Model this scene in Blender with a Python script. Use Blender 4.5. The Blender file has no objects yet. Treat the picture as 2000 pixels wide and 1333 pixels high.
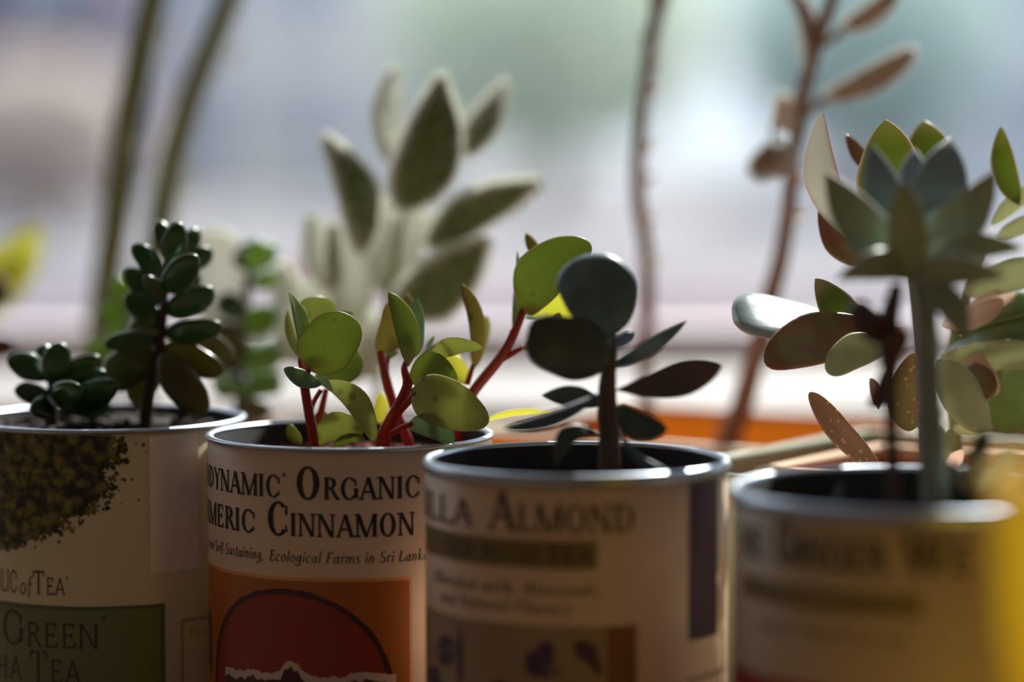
import bpy, math, random
from mathutils import Vector, Matrix
random.seed(7)
sc = bpy.context.scene
COL = sc.collection
PI = math.pi
# ------------------------------------------------------------------ camera
FPX = 100.0 / 36.0 * 2000.0
PITCH = math.radians(4.19)
CAM = Vector((0, 0, 0.215))
cd = bpy.data.cameras.new('camera'); cam = bpy.data.objects.new('camera', cd); COL.objects.link(cam)
cam.location = CAM; cam.rotation_euler = (PI/2 - PITCH, 0, 0)
cd.lens = 100; cd.sensor_width = 36; cd.clip_start = 0.02; cd.clip_end = 500
cd.dof.use_dof = True; cd.dof.focus_distance = 0.832; cd.dof.aperture_fstop = 3.5; cd.dof.aperture_blades = 0
sc.camera = cam
# ------------------------------------------------------------------ light
SUN_AZ, SUN_EL = math.radians(21), math.radians(40)
w = bpy.data.worlds.new('hazy_sky'); sc.world = w; w.use_nodes = True
bg = w.node_tree.nodes['Background']; bg.inputs[0].default_value = (0.80, 0.88, 1.0, 1); bg.inputs[1].default_value = 1.5
sd = bpy.data.lights.new('sun', 'SUN'); sun = bpy.data.objects.new('sun', sd); COL.objects.link(sun)
sdir = Vector((math.sin(SUN_AZ)*math.cos(SUN_EL), math.cos(SUN_AZ)*math.cos(SUN_EL), math.sin(SUN_EL)))
sun.rotation_euler = sdir.to_track_quat('Z', 'Y').to_euler(); sun.location = (1.5, 4, 3.5)
sd.energy = 9.0; sd.angle = math.radians(0.6); sd.color = (1, 0.955, 0.89)
vs = sc.view_settings
sc.display_settings.display_device = 'sRGB'
vs.view_transform = 'Standard'; vs.look = 'None'; vs.gamma = 1.0; vs.use_curve_mapping = False; vs.exposure = 0.0
sc.cycles.max_bounces = 10; sc.cycles.diffuse_bounces = 6; sc.cycles.transparent_max_bounces = 16

# ------------------------------------------------------------------ helpers
CR = Vector((1, 0, 0)); CU = Vector((0, math.sin(PITCH), math.cos(PITCH))); CF = Vector((0, math.cos(PITCH), -math.sin(PITCH)))
def P(px, py, d):                      # photo point at depth d (mm) -> world metres
    d = d/1000.0
    return CAM + CF*d + CR*((px-1000)/FPX*d) + CU*((666.5-py)/FPX*d)
def proj(p):
    v = p-CAM; d = v.dot(CF); return (1000+v.dot(CR)/d*FPX, 666.5-v.dot(CU)/d*FPX)
def tag(o, label, cat, group=None, kind=None):
    o['label'] = label
    if cat: o['category'] = cat
    if group: o['group'] = group
    if kind: o['kind'] = kind
    return o
def empty(name, loc, label=None, cat=None, group=None, kind=None):
    o = bpy.data.objects.new(name, None); COL.objects.link(o); o.location = loc; o.empty_display_size = .01
    if label: tag(o, label, cat, group, kind)
    elif kind: o['kind'] = kind
    return o
def wloc(o):
    v = Vector(o.location)
    while o.parent: o = o.parent; v += Vector(o.location)
    return v
def mesh(name, vf, mat, parent=None, smooth=True, uv=None, kind=None):
    verts, faces = vf
    off = wloc(parent) if parent else Vector((0, 0, 0))
    me = bpy.data.meshes.new(name); me.from_pydata([tuple(Vector(v)-off) for v in verts], [], faces)
    if smooth: me.polygons.foreach_set('use_smooth', [True]*len(me.polygons))
    if uv:
        l = me.uv_layers.new(name='leaf')
        l.data.foreach_set('uv', [c for lp in me.loops for c in uv[lp.vertex_index]])
    me.materials.append(mat); me.update()
    o = bpy.data.objects.new(name, me); COL.objects.link(o)
    if parent: o.parent = parent
    if kind: o['kind'] = kind
    return o
class MB:
    def __init__(s): s.v = []; s.f = []
    def add(s, v, f):
        n = len(s.v); s.v += [Vector(p) for p in v]; s.f += [tuple(i+n for i in q) for q in f]; return s
    def box(s, x0, x1, y0, y1, z0, z1):
        return s.add([(x0,y0,z0),(x1,y0,z0),(x1,y1,z0),(x0,y1,z0),(x0,y0,z1),(x1,y0,z1),(x1,y1,z1),(x0,y1,z1)],
              [(0,3,2,1),(4,5,6,7),(0,1,5,4),(1,2,6,5),(2,3,7,6),(3,0,4,7)])
    def lathe(s, prof, c, n=64, closed=False):
        v = []; f = []; m = len(prof)
        for i in range(n):
            a = 2*PI*i/n
            for r, z in prof: v.append((c[0]+r*math.cos(a), c[1]+r*math.sin(a), c[2]+z))
        for i in range(n):
            for j in range(m if closed else m-1):
                f.append((i*m+j, ((i+1) % n)*m+j, ((i+1) % n)*m+(j+1) % m, i*m+(j+1) % m))
        return s.add(v, f)
    @property
    def vf(s): return s.v, s.f
def smoothpts(pts, k=6):
    if len(pts) < 3: k = 4
    out = []; n = len(pts)
    for i in range(n-1):
        p0 = pts[max(i-1, 0)]; p1 = pts[i]; p2 = pts[i+1]; p3 = pts[min(i+2, n-1)]
        for j in range(k):
            t = j/k
            out.append(tuple(0.5*((2*b)+(-a+c)*t+(2*a-5*b+4*c-d)*t*t+(-a+3*b-3*c+d)*t**3) for a, b, c, d in zip(p0, p1, p2, p3)))
    out.append(tuple(pts[-1])); return out
def tube(pts, m=10, k=6, bump=0.0):     # pts: (Vector, radius)
    q = smoothpts([(p.x, p.y, p.z, r) for p, r in pts], k)
    v = []; f = []; n = len(q); up = Vector((.3, 1, .2)).normalized()
    for i in range(n):
        p = Vector(q[i][:3]); t = (Vector(q[min(i+1, n-1)][:3])-Vector(q[max(i-1, 0)][:3])).normalized()
        a = t.cross(up).normalized(); b = t.cross(a).normalized(); r = max(q[i][3], 1e-4)
        for j in range(m):
            an = 2*PI*j/m; rr = r*(1+bump*(random.random()-.5))
            v.append(p+a*(rr*math.cos(an))+b*(rr*math.sin(an)))
    for i in range(n-1):
        for j in range(m): f.append((i*m+j, i*m+(j+1) % m, (i+1)*m+(j+1) % m, (i+1)*m+j))
    f.append(tuple(range(m))); f.append(tuple((n-1)*m+j for j in reversed(range(m))))
    return v, f

# ------------------------------------------------------------------ materials
def newmat(name):
    m = bpy.data.materials.new(name); m.use_nodes = True
    nt = m.node_tree; return m, nt, nt.nodes, nt.links, nt.nodes['Principled BSDF']
def lin(c):
    return tuple(((x/255.0+.055)/1.055)**2.4 if x > 10 else x/255.0/12.92 for x in c)+(1,)
def plain(name, rgb, rough=.6, metal=0, noise=0, scale=60, bump=0, spec=.5):
    m, nt, N, L, b = newmat(name); c = lin(rgb)
    b.inputs['Base Color'].default_value = c; b.inputs['Roughness'].default_value = rough; b.inputs['Metallic'].default_value = metal
    b.inputs['Specular IOR Level'].default_value = spec
    if noise or bump:
        tc = N.new('ShaderNodeTexCoord'); tx = N.new('ShaderNodeTexNoise'); tx.inputs['Scale'].default_value = scale; tx.inputs['Detail'].default_value = 5
        L.new(tc.outputs['Object'], tx.inputs['Vector'])
        if noise:
            mx = N.new('ShaderNodeMix'); mx.data_type = 'RGBA'
            mx.inputs['A'].default_value = tuple(x*(1-noise) for x in c[:3])+(1,); mx.inputs['B'].default_value = tuple(min(1, x*(1+noise)) for x in c[:3])+(1,)
            L.new(tx.outputs['Fac'], mx.inputs['Factor']); L.new(mx.outputs['Result'], b.inputs['Base Color'])
        if bump:
            bp = N.new('ShaderNodeBump'); bp.inputs['Strength'].default_value = bump; bp.inputs['Distance'].default_value = .001
            L.new(tx.outputs['Fac'], bp.inputs['Height']); L.new(bp.outputs['Normal'], b.inputs['Normal'])
    return m
def translucent(m, rgb, fac):
    nt = m.node_tree; N = nt.nodes; L = nt.links; b = N['Principled BSDF']; out = N['Material Output']
    t = N.new('ShaderNodeBsdfTranslucent'); t.inputs[0].default_value = tuple(c**.6 for c in lin(rgb)[:3])+(1,)
    mx = N.new('ShaderNodeMixShader'); mx.inputs[0].default_value = fac
    L.new(b.outputs[0], mx.inputs[1]); L.new(t.outputs[0], mx.inputs[2]); L.new(mx.outputs[0], out.inputs['Surface'])
    return m
def leafmat(name, c1, c2, edge=None, ew=.9, tr=(120, 150, 30), tf=.3, rough=.38, spots=None, base=None, coat=0.0, tipc=None):
    """c1/c2 pigment mottling, edge = margin pigment and painted rim light, spots = dark or pale specks"""
    m, nt, N, L, b = newmat(name)
    tc = N.new('ShaderNodeTexCoord'); tx = N.new('ShaderNodeTexNoise'); tx.inputs['Scale'].default_value = 110; tx.inputs['Detail'].default_value = 4
    L.new(tc.outputs['Object'], tx.inputs['Vector'])
    mx = N.new('ShaderNodeMix'); mx.data_type = 'RGBA'; mx.inputs['A'].default_value = lin(c1); mx.inputs['B'].default_value = lin(c2)
    rp = N.new('ShaderNodeValToRGB'); rp.color_ramp.elements[0].position = .35; rp.color_ramp.elements[1].position = .65
    L.new(tx.outputs['Fac'], rp.inputs[0]); L.new(rp.outputs[0], mx.inputs['Factor']); col = mx.outputs['Result']
    uv = N.new('ShaderNodeUVMap'); uv.uv_map = 'leaf'; sp = N.new('ShaderNodeSeparateXYZ'); L.new(uv.outputs[0], sp.inputs[0])
    def over(col, rgb, facsock):
        q = N.new('ShaderNodeMix'); q.data_type = 'RGBA'; L.new(col, q.inputs['A']); q.inputs['B'].default_value = lin(rgb); L.new(facsock, q.inputs['Factor']); return q.outputs['Result']
    def ramp(sock, a, b_):
        r = N.new('ShaderNodeMapRange'); L.new(sock, r.inputs[0]); r.inputs[1].default_value = a; r.inputs[2].default_value = b_; return r.outputs[0]
    if base: col = over(col, base, ramp(sp.outputs[0], .22, 0))
    if tipc: col = over(col, tipc, ramp(sp.outputs[0], .75, 1))
    ef = None
    if edge: ef = ramp(sp.outputs[1], ew, 1); col = over(col, edge, ef)
    if spots:
        vo = N.new('ShaderNodeTexVoronoi'); vo.inputs['Scale'].default_value = spots[1]; L.new(tc.outputs['Object'], vo.inputs['Vector'])
        col = over(col, spots[0], ramp(vo.outputs['Distance'], spots[2]*1.25, spots[2]))
    L.new(col, b.inputs['Base Color']); b.inputs['Roughness'].default_value = rough
    b.inputs['Coat Weight'].default_value = coat; b.inputs['Coat Roughness'].default_value = .15
    bp = N.new('ShaderNodeBump'); bp.inputs['Strength'].default_value = .25; bp.inputs['Distance'].default_value = .0006
    L.new(tx.outputs['Fac'], bp.inputs['Height']); L.new(bp.outputs['Normal'], b.inputs['Normal'])
    if tf:
        translucent(m, tr, tf)
        if ef is not None:
            q = N.new('ShaderNodeMix'); q.data_type = 'RGBA'; q.inputs['A'].default_value = tuple(c**.6 for c in lin(tr)[:3])+(1,)
            q.inputs['B'].default_value = tuple(c**.6 for c in lin(edge)[:3])+(1,); L.new(ef, q.inputs['Factor'])
            L.new(q.outputs['Result'], [n for n in N if n.type == 'BSDF_TRANSLUCENT'][0].inputs[0])
    return m
M = {}
M['wall'] = plain('warm_plaster', (192, 184, 175), .9, noise=.04, scale=4)
M['ceil'] = plain('ceiling_paint', (225, 212, 195), .9)
M['floor'] = plain('oak_floor', (146, 112, 82), .5, noise=.2, scale=6)
M['sill'] = plain('white_sill_paint', (160, 150, 149), .45, noise=.03, scale=8)
M['rail'] = plain('shade_tinted_white_paint', (228, 216, 224), .5, noise=.05, scale=9)  # white paint with its mauve shade mixed into the colour
M['table'] = plain('dark_wood', (104, 86, 72), .5, noise=.25, scale=14)
M['steel'] = plain('tin_steel', (176, 184, 198), .34, 1, noise=.06, scale=300)
M['steel_in'] = plain('tin_inside_shade', (54, 54, 58), .7, 0, noise=.3, scale=120, spec=.02)  # inside darkened in colour, standing in for shade in the tin
M['paper1'] = plain('cream_label', (222, 212, 182), .42, noise=.03, scale=40)
M['paper2'] = plain('ivory_label', (228, 204, 182), .45, noise=.04, scale=60)
M['paper3'] = plain('ivory_label_b', (222, 192, 164), .45, noise=.04, scale=60)
M['paper4'] = plain('tan_label', (186, 164, 138), .45, noise=.04, scale=60)
M['ink'] = plain('black_ink', (26, 20, 24), .45)
M['soil'] = plain('dark_soil', (46, 34, 28), .95, noise=.6, scale=260, bump=1)
M['redsoil'] = plain('reddish_soil', (110, 52, 36), .95, noise=.6, scale=260, bump=1)

# ------------------------------------------------------------------ the room
def struct(name, mb, mat, parent=None, smooth=False):
    o = mesh(name, mb.vf, mat, parent, smooth)
    if not parent: o['kind'] = 'structure'
    return o
FZ = -.75; CZ = 1.75; XW = 2.1; YB = -2.6; YI = 1.27; YO = 1.62
WX0, WX1, WZ0, WZ1 = -1.25, 1.35, .094, 1.55
struct('floor', MB().box(-XW-.1, XW+.1, YB-.1, YO, FZ-.1, FZ), M['floor'])
struct('ceiling', MB().box(-XW-.1, XW+.1, YB-.1, YO, CZ, CZ+.1), M['ceil'])
struct('wall_left', MB().box(-XW-.1, -XW, YB-.1, YO, FZ, CZ), M['wall'])
struct('wall_right', MB().box(XW, XW+.1, YB-.1, YO, FZ, CZ), M['wall'])
struct('wall_back', MB().box(-XW, XW, YB-.1, YB, FZ, CZ), M['wall'])
struct('wall_front', MB().box(-XW, XW, YI, YO, FZ, WZ0-.025).box(-XW, WX0, YI, YO, WZ0-.025, CZ).box(WX1, XW, YI, YO, WZ0-.025, CZ).box(WX0, WX1, YI, YO, WZ1, CZ), M['wall'])
struct('trim_1', MB().box(WX0, WX1, YI-.02, YO, WZ0-.025, WZ0), M['sill'])
win = empty('window_1', (0, 1.525, WZ0), kind='structure')
RZ = .112
mesh('bottom_rail', MB().box(WX0, WX1, 1.50, 1.55, WZ0, RZ).vf, M['rail'], win, False)
mesh('top_rail', MB().box(WX0, WX1, 1.50, 1.55, WZ1-.045, WZ1).vf, M['rail'], win, False)
mesh('side_stile', MB().box(WX0, WX0+.045, 1.50, 1.55, RZ, WZ1-.045).vf, M['rail'], win, False)
mesh('side_stile', MB().box(WX1-.045, WX1, 1.50, 1.55, RZ, WZ1-.045).vf, M['rail'], win, False)
def glassmat():
    m, nt, N, L, b = newmat('window_glass'); out = N['Material Output']
    tr = N.new('ShaderNodeBsdfTransparent'); tr.inputs[0].default_value = (.96, .98, .97, 1)
    gl = N.new('ShaderNodeBsdfGlossy'); gl.inputs['Roughness'].default_value = .02
    mx = N.new('ShaderNodeMixShader'); mx.inputs[0].default_value = .05
    L.new(tr.outputs[0], mx.inputs[1]); L.new(gl.outputs[0], mx.inputs[2]); L.new(mx.outputs[0], out.inputs['Surface'])
    return m
mesh('pane', MB().box(WX0+.045, WX1-.045, 1.524, 1.527, RZ, WZ1-.045).vf, glassmat(), win, False)
tb = empty('plant_table', (0, .75, FZ), 'dark wooden table carrying the tins, below the picture', 'table')
mesh('tabletop', MB().box(-.62, .62, .30, 1.235, -.03, 0).vf, M['table'], tb, False)
for x in (-.57, .57):
    for y in (.35, 1.18): mesh('leg', MB().box(x-.025, x+.025, y-.025, y+.025, FZ, -.03).vf, M['table'], tb, False)

# ------------------------------------------------------------------ outdoors
GZ = -1.25
M['paving'] = plain('pale_paving', (118, 115, 123), .9, noise=.12, scale=.4)
M['lawn'] = plain('dry_lawn', (140, 140, 112), .95, noise=.2, scale=.5)
struct('ground', MB().box(-80, 80, YO+.02, 140, GZ-.2, GZ), M['paving'])
struct('wall_outside', MB().box(-XW-.1, XW+.1, YI, YO, GZ, FZ-.1), M['wall'])
M['road'] = plain('mauve_road', (88, 73, 88), .9, noise=.1, scale=.4)
tag(mesh('road', MB().box(-60, 60, 9, 28, GZ, GZ+.02).vf, M['road'], None, False), 'mauve-grey road outside the window', None, kind='structure')
M['pane_far'] = plain('far_window_glass', (176, 188, 204), .15)
def house(name, x0, x1, y0, y1, h, rgb, roof, label, cols, rows, ww=1.1, wh=1.5):
    mt = plain(name+'_wall', rgb, .9, noise=.1, scale=.6); rm = plain(name+'_roof', roof, .8, noise=.1, scale=.5)
    r = empty(name, ((x0+x1)/2, y0, GZ), label, 'building')
    mesh('wall', MB().box(x0, x1, y0, y1, GZ, GZ+h).vf, mt, r, False)
    mb = MB(); xm = (x0+x1)/2; e = .4
    mb.add([(x0-e, y0-e, GZ+h), (x1+e, y0-e, GZ+h), (x1+e, y1+e, GZ+h), (x0-e, y1+e, GZ+h), (x0+1, (y0+y1)/2, GZ+h+2.2), (x1-1, (y0+y1)/2, GZ+h+2.2)],
           [(0, 3, 2, 1), (0, 1, 5, 4), (2, 3, 4, 5), (1, 2, 5), (3, 0, 4)])
    mesh('roof', mb.vf, rm, r, False)
    fm = plain(name+'_frame', (205, 202, 205), .7)
    for i in range(cols):
        for j in range(rows):
            cx = x0+(i+.5)*(x1-x0)/cols; cz = GZ+1.1+j*2.9
            f = mesh('window', MB().box(cx-ww/2-.1, cx+ww/2+.1, y0-.06, y0+.02, cz-.1, cz+wh+.1).vf, fm, r, False)
            mesh('pane', MB().box(cx-ww/2, cx+ww/2, y0-.09, y0-.055, cz, cz+wh).vf, M['pane_far'], f, False)
house('brick_house', -14, -7.4, 52, 62, 6.5, (96, 90, 112), (90, 88, 104), 'dim purple-grey house out of focus at the far left', 3, 2)
house('pale_house', -8.6, -.9, 66, 78, 7.0, (240, 236, 236), (214, 214, 220), 'pale blue-grey house out of focus behind the felted plant', 3, 2)  # near-white walls stand in for haze
house('grey_house', 7.2, 15, 60, 72, 6.6, (232, 234, 240), (206, 210, 220), 'light grey-blue house out of focus behind the rosettes', 3, 2)  # walls paled in colour in place of haze
M['bark'] = plain('far_bark', (110, 95, 85), .9)
def tree(x, y, h, r, rgb, label):
    root = empty('tree', (x, y, GZ), label, 'tree', 'trees across the street')
    mesh('trunk', tube([(Vector((x, y, GZ)), .28), (Vector((x+.1, y, GZ+h*.35)), .2), (Vector((x, y, GZ+h*.6)), .12)]), M['bark'], root)
    mt = translucent(plain('far_foliage', rgb, .9, noise=.15, scale=2), rgb, .45); v = []; f = []  # foliage colours paled to stand in for haze
    rnd = random.Random(int(x*10+y))
    for i in range(2600):
        d = Vector((rnd.gauss(0, 1), rnd.gauss(0, 1), rnd.gauss(0, 1))).normalized(); q = rnd.random()**.4
        c = Vector((x, y, GZ+h*.55))+Vector((d.x*r, d.y*r, d.z*h*.4))*q
        s = .22+.2*rnd.random(); a = Vector((rnd.gauss(0, 1), rnd.gauss(0, 1), rnd.gauss(0, 1))).normalized(); b = a.orthogonal().normalized()
        n = len(v); v += [c-a*s, c+b*s*.5, c+a*s, c-b*s*.5]; f.append((n, n+1, n+2, n+3))
    mesh('foliage', (v, f), mt, root, False, kind='stuff')
tree(.6, 50, 6.2, 3.0, (224, 232, 218), 'grey-green tree out of focus between the felted plant and the brown stems')
tree(6.9, 55, 6.4, 2.9, (212, 226, 224), 'blue-green tree out of focus behind the tallest brown stem')
tree(-6.6, 40, 2.6, 1.3, (222, 208, 200), 'low tan bush out of focus at the far left')

# ------------------------------------------------------------------ lettering: a small serif face drawn in strokes
def glyph(ch, T, t, sf):
    """returns polygons (quads) in a unit cap-height box and the advance"""
    Q = []
    def V(x, y0, y1, w=T): Q.append([(x-w/2, y0), (x+w/2, y0), (x+w/2, y1), (x-w/2, y1)])
    def H(x0, x1, y, h=t): Q.append([(x0, y-h/2), (x1, y-h/2), (x1, y+h/2), (x0, y+h/2)])
    def D(x0, y0, x1, y1, w): Q.append([(x0-w/2, y0), (x0+w/2, y0), (x1+w/2, y1), (x1-w/2, y1)])
    def S(x, y, k=None):
        k = k or sf
        if k > 0: H(x-k, x+k, y+(t*.45 if y < .5 else -t*.45), t*.9)
    def A(cx, cy, rx, ry, a0, a1, w=T, h=t, n=18):
        for i in range(n):
            a = math.radians(a0+(a1-a0)*i/n); b = math.radians(a0+(a1-a0)*(i+1)/n)
            Q.append([(cx+(rx-w)*math.cos(a), cy+(ry-h)*math.sin(a)), (cx+rx*math.cos(a), cy+ry*math.sin(a)),
                      (cx+rx*math.cos(b), cy+ry*math.sin(b)), (cx+(rx-w)*math.cos(b), cy+(ry-h)*math.sin(b))])
    x = .62  # x height
    lt = T*.8
    if ch == 'I': V(.17, 0, 1); S(.17, 0); S(.17, 1); return Q, .36
    if ch == 'L': V(.2, 0, 1); S(.2, 0); S(.2, 1); H(.2, .62, t/2); D(.6, 0, .64, .24, t); return Q, .7
    if ch in 'EF':
        V(.2, 0, 1); S(.2, 0); S(.2, 1); H(.2, .6, 1-t/2); D(.6, 1, .58, .8, t); H(.2, .5, .52); V(.5, .42, .62, t)
        if ch == 'E': H(.2, .64, t/2); D(.62, 0, .66, .22, t)
        return Q, .72
    if ch == 'T': V(.38, 0, 1); S(.38, 0); H(.06, .7, 1-t/2); D(.08, 1, .05, .78, t); D(.68, 1, .71, .78, t); return Q, .76
    if ch == 'H': V(.2, 0, 1); V(.72, 0, 1); H(.2, .72, .52); S(.2, 0); S(.2, 1); S(.72, 0); S(.72, 1); return Q, .92
    if ch == 'A': D(.08, 0, .42, 1, t*1.2); D(.74, 0, .42, .98, T); H(.2, .62, .34); S(.08, 0); S(.74, 0); return Q, .82
    if ch == 'V': D(.42, 0, .1, 1, T); D(.42, .02, .74, 1, t*1.2); S(.1, 1); S(.74, 1); return Q, .8
    if ch == 'W': D(.34, 0, .08, 1, T); D(.34, 0, .58, 1, t*1.2); D(.84, 0, .58, 1, T); D(.84, 0, 1.1, 1, t*1.2); S(.08, 1); S(.58, 1); S(1.1, 1); return Q, 1.16
    if ch == 'M': V(.14, 0, 1, t*1.2); D(.56, 0, .16, 1, T); D(.56, 0, .94, 1, t*1.2); V(.96, 0, 1); S(.14, 0); S(.96, 0); S(.12, 1); S(.98, 1); return Q, 1.1
    if ch == 'N': V(.14, 0, 1, t*1.2); D(.74, 0, .16, 1, T); V(.76, 0, 1, t*1.2); S(.14, 0); S(.1, 1); S(.76, 1); return Q, .9
    if ch == 'Y': V(.4, 0, .48); D(.4, .45, .1, 1, T); D(.4, .45, .7, 1, t*1.2); S(.4, 0); S(.1, 1); S(.7, 1); return Q, .76
    if ch == 'U': V(.16, .35, 1); V(.7, .35, 1, t*1.2); A(.415, .36, .335, .37, 180, 360); S(.16, 1); S(.7, 1); return Q, .84
    if ch == 'O': A(.45, .5, .4, .52, 0, 360, n=36); return Q, .9
    if ch in 'CG':
        A(.46, .5, .41, .52, 45, 318, n=30); D(.76, .62, .76, .9, t*1.2)
        if ch == 'G': V(.78, .08, .44); S(.78, .44, sf*.9); H(.7, .9, .44)
        else: D(.78, .12, .74, .3, t)
        return Q, .9 if ch == 'G' else .84
    if ch == 'D': V(.2, 0, 1); S(.14, 0); S(.14, 1); A(.34, .5, .5, .5, -90, 90); H(.14, .36, t/2); H(.14, .36, 1-t/2); return Q, .9
    if ch in 'PRB':
        V(.2, 0, 1); S(.2, 0); S(.2, 1); A(.36, .74, .3, .26, -90, 90); H(.2, .38, .48+t/2); H(.2, .38, 1-t/2)
        if ch == 'R': D(.74, 0, .42, .5, T); S(.76, 0, sf*.7)
        if ch == 'B': A(.36, .25, .36, .26, -90, 90); H(.2, .38, t/2)
        return Q, .78
    if ch == 'S': A(.34, .74, .26, .27, 40, 270, lt); A(.34, .26, .28, .27, -140, 90, lt); return Q, .66
    # lower case
    if ch == 'o': A(.3, x/2, .27, x/2+.02, 0, 360, lt, n=26); return Q, .6
    if ch in 'ce':
        A(.3, x/2, .27, x/2+.02, 40 if ch == 'c' else 0, 315, lt)
        if ch == 'e': H(.06, .54, x*.52)
        return Q, .54
    if ch == 'a': A(.26, x*.45, .23, x*.47, 30, 330, lt); V(.46, 0, x, lt); H(.46, .58, t/2); return Q, .6
    if ch == 'g': A(.26, x*.55, .22, x*.45, 0, 360, lt); V(.46, -.18, x, lt); A(.26, -.16, .25, .18, 180, 360, lt); return Q, .6
    if ch == 'i': V(.15, 0, x, lt); S(.13, x, sf*.6); H(.15, .25, t/2); Q.append([(.07, .8), (.23, .8), (.23, .95), (.07, .95)]); return Q, .3
    if ch == 'l': V(.15, 0, 1.05, lt); S(.13, 1.05, sf*.6); H(.15, .25, t/2); return Q, .3
    if ch == 't': V(.2, .04, .86, lt); H(.04, .4, x-t/2); A(.3, .14, .14, .14, 180, 330, t, t); return Q, .42
    if ch == 'f': V(.2, -.15, .84, lt); A(.34, .84, .18, .2, 40, 180, lt); H(.04, .42, x-t/2); return Q, .4
    if ch == 'r': V(.15, 0, x, lt); A(.33, x*.6, .22, x*.42, 50, 165, t*1.3); return Q, .44
    if ch in 'nmh':
        V(.14, 0, x if ch != 'h' else 1, lt); A(.31, x*.6, .2, x*.4, 0, 180, lt); V(.47, 0, x*.62, lt)
        if ch == 'm': A(.66, x*.6, .2, x*.4, 0, 180, lt); V(.82, 0, x*.62, lt); return Q, .96
        return Q, .62
    if ch == 'u': V(.14, x*.4, x, lt); A(.31, x*.4, .2, x*.4, 180, 360, lt); V(.47, 0, x, lt); return Q, .62
    if ch == 's': A(.24, x*.74, .17, x*.27, 30, 270, lt*.9); A(.24, x*.26, .18, x*.27, -150, 90, lt*.9); return Q, .46
    if ch == 'k': V(.14, 0, 1.05, lt); D(.18, x*.45, .46, x, t*1.3); D(.52, 0, .24, x*.5, lt); return Q, .56
    if ch == 'v': D(.25, 0, .06, x, lt); D(.25, 0, .46, x, t*1.2); return Q, .5
    if ch == 'd': A(.26, x*.45, .23, x*.47, 30, 330, lt); V(.46, 0, 1.05, lt); return Q, .6
    if ch == 'w': D(.22, 0, .06, x, lt); D(.22, 0, .38, x, t*1.2); D(.56, 0, .38, x, lt); D(.56, 0, .72, x, t*1.2); return Q, .78
    if ch == 'F': return glyph('E', T, t, sf)
    if ch == ',': D(.06, -.18, .14, .08, lt); return Q, .26
    if ch == '.': Q.append([(.06, 0), (.2, 0), (.2, .14), (.06, .14)]); return Q, .28
    if ch == '-': H(.05, .32, x*.45, t*1.4); return Q, .38
    if ch == '*': A(.1, 1.0, .09, .09, 0, 360, .05, .05, 12); return Q, .24
    return Q, .34
def textpolys(s, T=.17, t=.06, sf=.11, small=.68, shear=0, gap=.05):
    """'^' before a letter makes it a full capital, other capitals are small caps"""
    out = []; cx = 0; big = False
    for ch in s:
        if ch == '^': big = True; continue
        k = 1.0 if (big or small == 1) else small
        if ch == '*' : k = small
        q, adv = glyph(ch, T if k == 1 else T*.92/1.0, t if k == 1 else t*1.15, sf)
        for p in q: out.append([(cx+x*k+shear*y*k, y*k) for x, y in p])
        cx += (adv+gap)*k; big = False
    return out, cx

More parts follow.
